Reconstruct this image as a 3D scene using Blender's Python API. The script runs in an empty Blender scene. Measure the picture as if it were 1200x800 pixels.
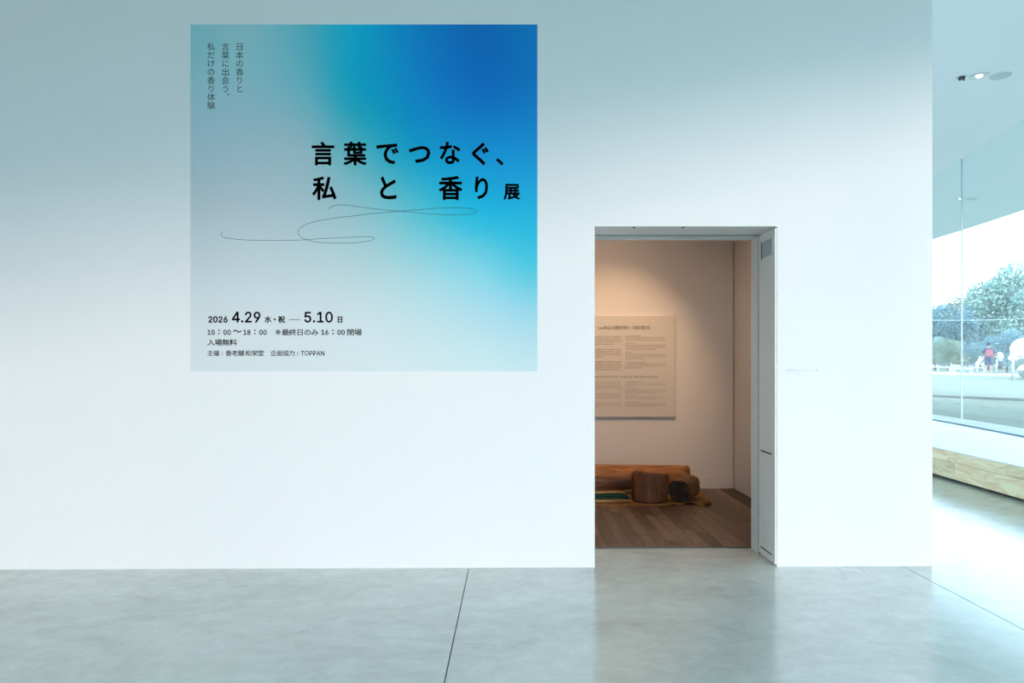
import bpy, bmesh, math, random
from mathutils import Vector, Matrix
random.seed(7)
C = bpy.context.scene.collection
SC = bpy.context.scene
PI = math.pi

# ---------------------------------------------------------------- camera
FPX = 830.0            # focal length in pixels of the 1200x800 frame
HX, HY = 601.0, 425.0  # vanishing point of the wall's normal, horizon
EYE = 1.4
CY = -4.84             # the wall's face is y = 0
S = -CY / FPX          # metres per pixel on the wall
cam_d = bpy.data.cameras.new('camera'); cam = bpy.data.objects.new('camera', cam_d); C.objects.link(cam)
cam.location = (0, CY, EYE); cam.rotation_euler = (PI/2, 0, 0)
cam_d.sensor_width = 36; cam_d.lens = 36*FPX/1200
cam_d.shift_x = -(HX-600)/1200; cam_d.shift_y = (HY-400)/1200
cam_d.clip_start = .05; cam_d.clip_end = 400
SC.camera = cam

# ---------------------------------------------------------------- sky, exposure
w = bpy.data.worlds.new('sky'); SC.world = w; w.use_nodes = True
nt = w.node_tree; bg = nt.nodes['Background']
tc = nt.nodes.new('ShaderNodeTexCoord'); sp = nt.nodes.new('ShaderNodeSeparateXYZ')
rp = nt.nodes.new('ShaderNodeValToRGB')
nt.links.new(tc.outputs['Generated'], sp.inputs[0]); nt.links.new(sp.outputs[2], rp.inputs[0])
rp.color_ramp.elements[0].position = 0.0; rp.color_ramp.elements[0].color = (.67, .83, 1, 1)
rp.color_ramp.elements[1].position = 0.8; rp.color_ramp.elements[1].color = (.50, .73, 1, 1)
nt.links.new(rp.outputs[0], bg.inputs[0]); bg.inputs[1].default_value = 6.3
SC.view_settings.view_transform = 'Standard'; SC.view_settings.look = 'None'
SC.view_settings.gamma = 1; SC.view_settings.use_curve_mapping = False
SC.view_settings.exposure = -0.04
# hazy low sun from behind the camera, cut off by the roof edge high on the wall
sd = bpy.data.lights.new('hazy_sun', 'SUN'); sd.energy = 2.15; sd.angle = math.radians(5.5); sd.color = (1, .71, .57)
so = bpy.data.objects.new('hazy_sun', sd); C.objects.link(so)
AZ, EL = math.radians(20), math.radians(9.2)
so.rotation_euler = Vector((math.sin(AZ)*math.cos(EL), -math.cos(AZ)*math.cos(EL), math.sin(EL))).to_track_quat('Z','Y').to_euler(); so.location = (20, -60, 12)
SC.cycles.max_bounces = 14; SC.cycles.diffuse_bounces = 8; SC.cycles.transparent_max_bounces = 24
SC.cycles.sample_clamp_indirect = 6

# ---------------------------------------------------------------- helpers
def wall_pt(px, py, y=0.0):
    d = y - CY
    return Vector(((px-HX)*d/FPX, y, EYE-(py-HY)*d/FPX))
def fz(x): return .0038*(x+.31)          # the concrete floor runs very slightly out of level

def mat(name, col=(.8,.8,.8), rough=.5, metal=0, spec=.5, emit=None, es=0):
    m = bpy.data.materials.new(name); m.use_nodes = True
    b = m.node_tree.nodes['Principled BSDF']
    b.inputs['Base Color'].default_value = (*col, 1); b.inputs['Roughness'].default_value = rough
    b.inputs['Metallic'].default_value = metal; b.inputs['Specular IOR Level'].default_value = spec
    if emit: b.inputs['Emission Color'].default_value = (*emit, 1); b.inputs['Emission Strength'].default_value = es
    return m
def bsdf(m): return m.node_tree.nodes['Principled BSDF']
def noise_col(m, c1, c2, scale=(1,1,1), ns=4, detail=6, lo=.35, hi=.65, rough=.6, coord='Object', dist=0, per_obj=0):
    t = m.node_tree; n = t.nodes; l = t.links
    tc = n.new('ShaderNodeTexCoord'); mp = n.new('ShaderNodeMapping'); mp.inputs['Scale'].default_value = scale
    nz = n.new('ShaderNodeTexNoise'); nz.inputs['Scale'].default_value = ns; nz.inputs['Detail'].default_value = detail
    nz.inputs['Roughness'].default_value = rough; nz.inputs['Distortion'].default_value = dist
    cr = n.new('ShaderNodeValToRGB'); cr.color_ramp.elements[0].position = lo; cr.color_ramp.elements[1].position = hi
    cr.color_ramp.elements[0].color = (*c1,1); cr.color_ramp.elements[1].color = (*c2,1)
    l.new(tc.outputs[coord], mp.inputs[0]); l.new(mp.outputs[0], nz.inputs['Vector']); l.new(nz.outputs[0], cr.inputs[0])
    out = cr.outputs[0]
    if per_obj:
        oi = n.new('ShaderNodeObjectInfo'); hs = n.new('ShaderNodeHueSaturation')
        mr = n.new('ShaderNodeMapRange'); mr.inputs['To Min'].default_value = 1-per_obj; mr.inputs['To Max'].default_value = 1+per_obj
        l.new(oi.outputs['Random'], mr.inputs[0]); l.new(mr.outputs[0], hs.inputs['Value']); l.new(out, hs.inputs['Color'])
        ad = n.new('ShaderNodeVectorMath'); ad.operation = 'ADD'
        sc = n.new('ShaderNodeVectorMath'); sc.operation = 'SCALE'; sc.inputs['Scale'].default_value = 37
        l.new(oi.outputs['Random'], sc.inputs[0]); l.new(mp.outputs[0], ad.inputs[0]); l.new(sc.outputs[0], ad.inputs[1])
        l.new(ad.outputs[0], nz.inputs['Vector']); out = hs.outputs[0]
    l.new(out, bsdf(m).inputs['Base Color'])
    return nz
def add_bump(m, scale=50, strength=.1, dist=.01, stretch=(1,1,1), coord='Object'):
    t = m.node_tree; n = t.nodes; l = t.links
    tc = n.new('ShaderNodeTexCoord'); mp = n.new('ShaderNodeMapping'); mp.inputs['Scale'].default_value = stretch
    nz = n.new('ShaderNodeTexNoise'); nz.inputs['Scale'].default_value = scale; nz.inputs['Detail'].default_value = 5
    bp = n.new('ShaderNodeBump'); bp.inputs['Strength'].default_value = strength; bp.inputs['Distance'].default_value = dist
    l.new(tc.outputs[coord], mp.inputs[0]); l.new(mp.outputs[0], nz.inputs['Vector']); l.new(nz.outputs[0], bp.inputs['Height'])
    l.new(bp.outputs[0], bsdf(m).inputs['Normal'])

def add_box(bm, x0, x1, y0, y1, z0, z1):
    v = [bm.verts.new(p) for p in ((x0,y0,z0),(x1,y0,z0),(x1,y1,z0),(x0,y1,z0),(x0,y0,z1),(x1,y0,z1),(x1,y1,z1),(x0,y1,z1))]
    for f in ((3,2,1,0),(4,5,6,7),(0,1,5,4),(1,2,6,5),(2,3,7,6),(3,0,4,7)): bm.faces.new([v[i] for i in f])
    return v
def add_prism(bm, poly, z0, z1):
    a = [bm.verts.new((x,y,z0(x,y) if callable(z0) else z0)) for x,y in poly]
    b = [bm.verts.new((x,y,z1(x,y) if callable(z1) else z1)) for x,y in poly]
    n = len(poly)
    bm.faces.new(a[::-1]); bm.faces.new(b)
    for i in range(n): bm.faces.new((a[i], a[(i+1)%n], b[(i+1)%n], b[i]))
def add_tube(bm, pts, r, seg=10, caps=True):
    pts = [Vector(p) for p in pts]; rings = []
    rr = r if isinstance(r, (list,tuple)) else [r]*len(pts)
    for i, p in enumerate(pts):
        d = (pts[min(i+1,len(pts)-1)]-pts[max(i-1,0)]).normalized()
        u = d.cross(Vector((0,0,1)));  u = u if u.length > 1e-3 else d.cross(Vector((0,1,0))); u.normalize(); v = u.cross(d)
        rings.append([bm.verts.new(p+(u*math.cos(2*PI*k/seg)+v*math.sin(2*PI*k/seg))*rr[i]) for k in range(seg)])
    for a, b in zip(rings, rings[1:]):
        for k in range(seg): bm.faces.new((a[k], a[(k+1)%seg], b[(k+1)%seg], b[k]))
    if caps: bm.faces.new(rings[0][::-1]); bm.faces.new(rings[-1])
def add_lathe(bm, prof, seg=32, c=(0,0,0), caps=True):
    rings = [[bm.verts.new((c[0]+r*math.cos(2*PI*k/seg), c[1]+r*math.sin(2*PI*k/seg), c[2]+z)) for k in range(seg)] for r, z in prof]
    for a, b in zip(rings, rings[1:]):
        for k in range(seg): bm.faces.new((a[k], a[(k+1)%seg], b[(k+1)%seg], b[k]))
    if caps: bm.faces.new(rings[0][::-1]); bm.faces.new(rings[-1])
def obj(name, bm, m, parent=None, smooth=False, bevel=0, loc=None):
    if bevel:
        bmesh.ops.bevel(bm, geom=bm.edges[:], offset=bevel, segments=1, affect='EDGES', clamp_overlap=True)
    bmesh.ops.recalc_face_normals(bm, faces=bm.faces[:])
    me = bpy.data.meshes.new(name); bm.to_mesh(me); bm.free()
    if smooth:
        for p in me.polygons: p.use_smooth = True
    if m: me.materials.append(m)
    o = bpy.data.objects.new(name, me); C.objects.link(o)
    if parent: o.parent = parent
    if loc is not None: o.location = loc
    return o
def box(name, x0, x1, y0, y1, z0, z1, m, parent=None, bevel=0):
    bm = bmesh.new(); add_box(bm, x0, x1, y0, y1, z0, z1); return obj(name, bm, m, parent, bevel=bevel)
def tag(o, label=None, cat=None, group=None, kind=None):
    if label: o['label'] = label
    if cat: o['category'] = cat
    if group: o['group'] = group
    if kind: o['kind'] = kind
    return o
def empty(name, loc=(0,0,0), rz=0):
    o = bpy.data.objects.new(name, None); C.objects.link(o); o.location = loc; o.rotation_euler = (0,0,rz); o.empty_display_size = .1
    return o
def struct(o, label=None, cat=None):
    o['kind'] = 'structure'
    if label: o['label'] = label
    if cat: o['category'] = cat
    return o

# ---------------------------------------------------------------- materials
M_wall = mat('white_wall_paint', (.84,.85,.85), .6, spec=.25); add_bump(M_wall, 180, .04, .001)
M_ceil = mat('ceiling_white', (.90,.91,.91), .6, spec=.3)
M_dark = mat('dark_gap', (.03,.03,.03), .8)
M_trim = mat('frame_white', (.8,.82,.82), .4)
M_leaf = mat('door_leaf_grey', (.88,.88,.86), .45)
M_alu = mat('brushed_steel', (.40,.52,.60), .4)
M_conc = mat('polished_concrete', (.4,.4,.4), .22, spec=.85)
def concrete():
    m = M_conc; bsdf(m).inputs['IOR'].default_value = 1.75; t = m.node_tree; n = t.nodes; l = t.links; b = bsdf(m)
    tc = n.new('ShaderNodeTexCoord')
    def nz(scale, st, det=8, ro=.6, di=0):
        mp = n.new('ShaderNodeMapping'); mp.inputs['Scale'].default_value = st
        x = n.new('ShaderNodeTexNoise'); x.inputs['Scale'].default_value = scale; x.inputs['Detail'].default_value = det
        x.inputs['Roughness'].default_value = ro; x.inputs['Distortion'].default_value = di
        l.new(tc.outputs['Object'], mp.inputs[0]); l.new(mp.outputs[0], x.inputs['Vector']); return x
    a = nz(1.1, (.8,1.2,1), 8, .6, .8); c = nz(8, (.9,1.15,1), 8, .7, .4); f = nz(90, (1,1,1), 3, .6)
    m1 = n.new('ShaderNodeMix'); m1.data_type = 'FLOAT'; m1.inputs[0].default_value = .42
    l.new(a.outputs[0], m1.inputs[2]); l.new(c.outputs[0], m1.inputs[3])
    m2 = n.new('ShaderNodeMix'); m2.data_type = 'FLOAT'; m2.inputs[0].default_value = .16
    l.new(m1.outputs[0], m2.inputs[2]); l.new(f.outputs[0], m2.inputs[3])
    cr = n.new('ShaderNodeValToRGB'); e = cr.color_ramp.elements
    e[0].position = .34; e[0].color = (.40,.435,.395,1); e[1].position = .68; e[1].color = (.66,.71,.65,1)
    l.new(m2.outputs[0], cr.inputs[0]); l.new(cr.outputs[0], b.inputs['Base Color'])
    mr = n.new('ShaderNodeMapRange'); mr.inputs['To Min'].default_value = .10; mr.inputs['To Max'].default_value = .24
    l.new(m1.outputs[0], mr.inputs[0]); l.new(mr.outputs[0], b.inputs['Roughness'])
    bp = n.new('ShaderNodeBump'); bp.inputs['Strength'].default_value = .06; bp.inputs['Distance'].default_value = .004
    l.new(c.outputs[0], bp.inputs['Height']); l.new(bp.outputs[0], b.inputs['Normal'])
concrete()
M_plank = mat('oak_floor', (.2,.12,.08), .42)
noise_col(M_plank, (.10,.06,.038), (.25,.155,.10), (14,1.2,8), 3, 6, .3, .72, .6, 'Object', .8, per_obj=.40)
M_timber = mat('bench_timber', (.5,.38,.26), .5)
noise_col(M_timber, (.80,.60,.35), (.98,.86,.58), (12,.9,9), 2.0, 5, .34, .6, .5, 'Object', 1.2, per_obj=.12)
M_ledge = mat('white_ledge', (.80,.81,.81), .45)
M_ink = mat('black_print', (.008,.012,.016), .6)
M_inkgrey = mat('grey_print', (.30,.37,.40), .6)
M_inkbrown = mat('dark_brown_print', (.10,.07,.055), .6)
M_inkfine = mat('fine_brown_print', (.33,.27,.23), .6)
M_line = mat('thin_line_print', (.03,.10,.15), .6)

# ---------------------------------------------------------------- building: circular plan seen from inside
CX0, CD0 = -47.9, 20.5        # centre of the circular building, d measured from the camera
CYY = CD0 + CY
RG, RE, H = 56.0, 59.4, 4.76  # glass radius, roof edge radius, ceiling height
def arc(R, y): return CX0 + math.sqrt(max(R*R-(y-CYY)**2, 0))   # x on the circle for a given y
def ang(R, a): return (CX0+R*math.cos(a), CYY+R*math.sin(a))

# concrete floor: a base, slabs with saw-cut joints
fl = struct(box('floor', -18, 13, -30, 24, -.5, -.32, M_conc), 'grey polished concrete floor with fine saw cut joints')
joints = [-.30+2.96*k for k in range(-5, 3)]
xs = [-18]+joints+[99]
def slab_poly(x0, x1):
    # the slab clipped by the glass circle on the right and behind the camera
    pts = []
    y0, y1 = -30, 24
    if x0 >= 8: return None
    N = 24
    def xr(y):
        if abs(y-CYY) >= RG: return -99
        return arc(RG+.12, y)
    ys = [y0+(y1-y0)*i/160 for i in range(161)]
    ok = [y for y in ys if xr(y) > x0+.02]
    if not ok: return None
    right = [(min(x1, xr(y)), y) for y in ok]
    # drop collinear points
    r2 = [p for i, p in enumerate(right) if i in (0, len(right)-1) or abs(right[i-1][0]-p[0]) > 1e-4 or abs(right[i+1][0]-p[0]) > 1e-4]
    return [(x0, ok[-1]), (x0, ok[0])] + r2
for x0, x1 in zip(xs, xs[1:]):
    p = slab_poly(x0+.003, x1-.003)
    if p:
        bm = bmesh.new(); add_prism(bm, p, -.3, lambda x, y: fz(x)); obj('slab', bm, M_conc, fl)
# dark filler in the joints
bm = bmesh.new()
for x in joints:
    ylo = CYY-math.sqrt(RG**2-(x-CX0)**2)+.2
    add_prism(bm, [(x-.003,ylo),(x+.003,ylo),(x+.003,23.9),(x-.003,23.9)], -.3, lambda a,b: fz(a)-.006)
tag(obj('joint_filler', bm, M_dark, fl), 'dark saw cut joint')

# ceiling: slab with panels below it, fine open joints between them
def disc_poly(R, xmin, ymin, ymax, n=70):
    pts = []
    y0 = max(ymin, CYY-math.sqrt(max(R*R-(xmin-CX0)**2,0)))
    for i in range(n+1):
        y = y0+(ymax-y0)*i/n; pts.append((arc(R,y), y))
    return [(xmin, ymax), (xmin, y0)] + [p for p in pts if p[0] > xmin+.01]
bm = bmesh.new(); add_prism(bm, disc_poly(RE, -18, -60, 34, 110), H+.012, H+.75)
ce = struct(obj('ceiling', bm, M_ceil), 'white ceiling running out through the glass as an eave')
yb = [CY-60]+[CY+6.67-3.18+3.18*k for k in range(0, 8)]+[34]
e2 = lambda y: arc(55.98, y)
e1 = lambda y: min(5.51-.067*(y-CY-7.64), e2(y)-.4)
e3 = lambda y: arc(RE-.28, y)
e0 = lambda y: -18
for ya, yc in zip(yb, yb[1:]):
    for fi, fo in ((e0, e1), (e1, e2), (e2, e3)):
        n = 60 if yc-ya > 20 else 6
        ys = [ya+.0015+(yc-ya-.003)*i/n for i in range(n+1)]
        ys = [y for y in ys if fo(y)-.002 > max(-18, fi(y))+.05]
        if len(ys) < 2: continue
        poly = [(fo(y)-.0015, y) for y in ys]+[(max(-18, fi(y)+.0015), y) for y in (ys if fi is not e0 else [ys[0], ys[-1]])][::-1]
        bm = bmesh.new(); add_prism(bm, poly, H, H+.011); obj('ceiling_panel', bm, M_ceil, ce)

# exhibition wall with the doorway
DX0, DX1 = (697-HX)*S, 1.805
DTOP = wall_pt(0, 265.1).z
WX1 = (1092.6-HX)*S
WT = .49
bm = bmesh.new()
# outline as one continuous face ring, extruded to the back
front = [(-18,-.3),(DX0,-.3),(DX0,DTOP),(DX1,DTOP),(DX1,-.3),(WX1,-.3),(WX1,H+.005),(-18,H+.005)]
a = [bm.verts.new((x,0,z)) for x,z in front]; b = [bm.verts.new((x,WT,z)) for x,z in front]
bm.faces.new(a); bm.faces.new(b[::-1])
for i in range(8): bm.faces.new((a[i], b[i], b[(i+1)%8], a[(i+1)%8]))
wf = struct(obj('wall_front', bm, M_wall), 'white exhibition wall with a doorway')
# flush skirting boards, their top edge just readable
zb = wall_pt(0, 648).z
bm = bmesh.new(); add_box(bm, wall_pt(33,0).x, DX0-.001, -.0015, .003, -.05, zb); sk = struct(obj('baseboard_front', bm, M_wall))
bm = bmesh.new(); add_box(bm, -12, wall_pt(32.2,0).x, -.0012, .003, -.05, zb-.006); struct(obj('baseboard_front', bm, M_wall))
box('wall_board', -12, wall_pt(32.6,0).x, -.0007, .001, zb, H-.002, M_wall, wf)
# left end wall, back walls of the public hall
struct(box('wall_left', -12.3, -12, -36, 0, -.3, H+.005, M_wall), 'white end wall of the hall')
struct(box('wall_back', -18, 8.0, 24, 24.3, -.3, H+.005, M_wall))

# gallery room behind the doorway
RH = 3.7
BY = CY+7.825      # back wall face
RX = 2.449         # right wall face
struct(box('wall_right', RX, WX1, WT+.001, 3.5, -.3, H+.005, M_wall), 'white right wall inside the gallery')
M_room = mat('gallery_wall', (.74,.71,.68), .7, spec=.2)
bk = struct(box('wall_rear', -5, RX-.014, BY, BY+.12, -.1, RH+.2, M_room), 'white rear wall inside the gallery')
box('inner_face', RX-.004, RX-.0005, WT+.01, BY+.2, -.1, RH, M_room, None).name = 'wall_side_lining'
struct(bpy.data.objects['wall_side_lining'])
struct(box('wall_gap_blackout', -5.3, RX-.001, BY+.3, BY+.4, -.1, RH+.2, M_dark))  # near-black sheet added behind the corner gap to stop light and keep it dark
struct(box('wall_side', -5.2, -5, WT+.001, BY+.3, -.1, RH+.2, M_room))
struct(box('ceiling_gallery', -5.2, RX-.001, WT+.001, BY+.4, RH, RH+.1, M_room))
ZB0 = EYE-(573.6-HY)*7.825/FPX; ZB1 = EYE-(558.3-HY)*7.825/FPX
struct(box('baseboard_rear', -5, RX-.0145, BY-.012, BY, ZB0, ZB1, M_room, bevel=.002), 'low white skirting board along the rear gallery wall')
ZF = 0.014
# parquet: boards one by one where they can be seen
struct(box('floor_gallery', -5, RX-.001, WT, BY+.2, -.2, ZF-.004, mat('sub_floor', (.02,.014,.01), .8)))
fg = bpy.data.objects['floor_gallery']
bw = .0975
x = 2.272
col = 0
while x > -1.1:
    y = WT+.004 - random.random()*.8
    while y < BY:
        L = .9
        y0, y1 = max(y, WT+.003), min(y+L, BY-.001)
        if y1-y0 > .03:
            bm = bmesh.new(); add_box(bm, x-bw+.0022, x, y0, y1-.0025, ZF-.005, ZF+random.uniform(-.0004,.0004))
            p = obj('plank', bm, M_plank, fg)
        y += L
    x -= bw; col += 1
y = BY
M_duct = mat('dark_floor_cover', (.075,.048,.033), .5)
for k, L in enumerate((.62,.62,.62,.62)):
    box('duct_cover', 2.282, RX-.008, max(y-L+.006, WT+.003), y-.001, ZF-.005, ZF+.001, M_duct, fg); y -= L
# threshold edge strip between concrete and boards
box('threshold_strip', DX0+.002, 2.2, WT-.004, WT+.002, -.02, ZF+.0008, mat('threshold_joint', (.07,.07,.065), .6), fg)

# ---------------------------------------------------------------- door jamb with the open leaf
dr = struct(empty('door_1', ((DX0+DX1)/2, .2, 0)), 'grey door leaf folded back in the right reveal of the doorway'); dr.location = (0,0,0)
zt = DTOP-.012
leaf = box('door_leaf', 1.792, DX1-.001, .004, .318, .022, zt, M_leaf, dr, bevel=.0015)
# recess plate near the top, facing the opening (-x)
rz1, rz0 = 1.4+(425-280)*S*1.02, 1.4+(425-299)*S*1.02
box('pull_recess', 1.7905, 1.796, .055, .255, rz0, rz1, M_alu, dr)
bm = bmesh.new()
add_box(bm, 1.7893, 1.794, .255, .268, rz0-.008, rz1+.008); tag(obj('recess_edge', bm, M_dark, dr), 'dark inner edge of the recess')
bm = bmesh.new()
add_box(bm, 1.7895, 1.794, .048, .055, rz0-.004, rz1+.004); add_box(bm, 1.7895, 1.794, .048, .262, rz1, rz1+.005); add_box(bm, 1.7895, 1.794, .048, .262, rz0-.005, rz0)
obj('recess_rim', bm, M_trim, dr)
# access hatch outlined on the lower part
hz1, hz0 = wall_pt(0, 534).z+.005, wall_pt(0, 653).z+.005
bm = bmesh.new(); add_box(bm, 1.7895, 1.7925, .06, .275, hz0, hz1); obj('lower_panel', bm, M_leaf, dr, bevel=.001)
for zz in (hz1, hz0):
    box('panel_slot', 1.7888, 1.7922, .062, .275, zz-.006, zz+.003, M_dark, dr)
bm = bmesh.new()
for k in range(7):
    z = hz0+.06+k*.024; L = random.uniform(.10,.15); y = .10
    while y < .10+L:
        s_ = random.uniform(.008,.02); add_box(bm, 1.7890, 1.7896, y, y+s_, z, z+.006); y += s_+.006
add_box(bm, 1.7890, 1.7896, .09, .10, hz1-.06, hz1-.045); add_box(bm, 1.7890, 1.7896, .13, .14, hz1-.06, hz1-.045)
tag(obj('small_print', bm, M_leaf and mat('faint_print', (.70,.71,.70), .6), dr), 'faint grey rows of small print')
# hinge groove and inner frame
bm = bmesh.new(); add_box(bm, 1.800, DX1-.0005, .318, .340, 0, zt+.008); obj('hinge_gap', bm, M_dark, dr)
bm = bmesh.new(); add_box(bm, 1.795, 1.8045, .325, .343, .02, zt)
obj('hinge_post', bm, M_alu, dr)
for k in range(9):
    z = .08+k*.055 if k < 5 else 1.0+(k-5)*.25
    box('hinge_screw', 1.7925, 1.7955, .330, .336, z, z+.006, M_dark, dr)
bm = bmesh.new(); add_box(bm, 1.792, 1.8045, .350, WT-.001, .006, DTOP-.005); obj('frame_post', bm, M_trim, dr, bevel=.001)
bm = bmesh.new(); add_box(bm, DX0+.002, 1.79, .42, WT-.001, DTOP-.012, DTOP-.002); obj('frame_head', bm, M_trim, dr, bevel=.001)
bm = bmesh.new(); add_box(bm, DX0+.002, 1.79, .325, .343, DTOP-.0035, DTOP-.001); obj('head_groove', bm, mat('groove_grey', (.25,.30,.32), .6), dr)
box('closer_pin', .83-.008, .83+.008, .012, .03, DTOP-.006, DTOP-.0005, M_dark, dr)
box('closer_pin', 1.16, 1.176, .012, .03, DTOP-.006, DTOP-.0005, M_dark, dr)

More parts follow.
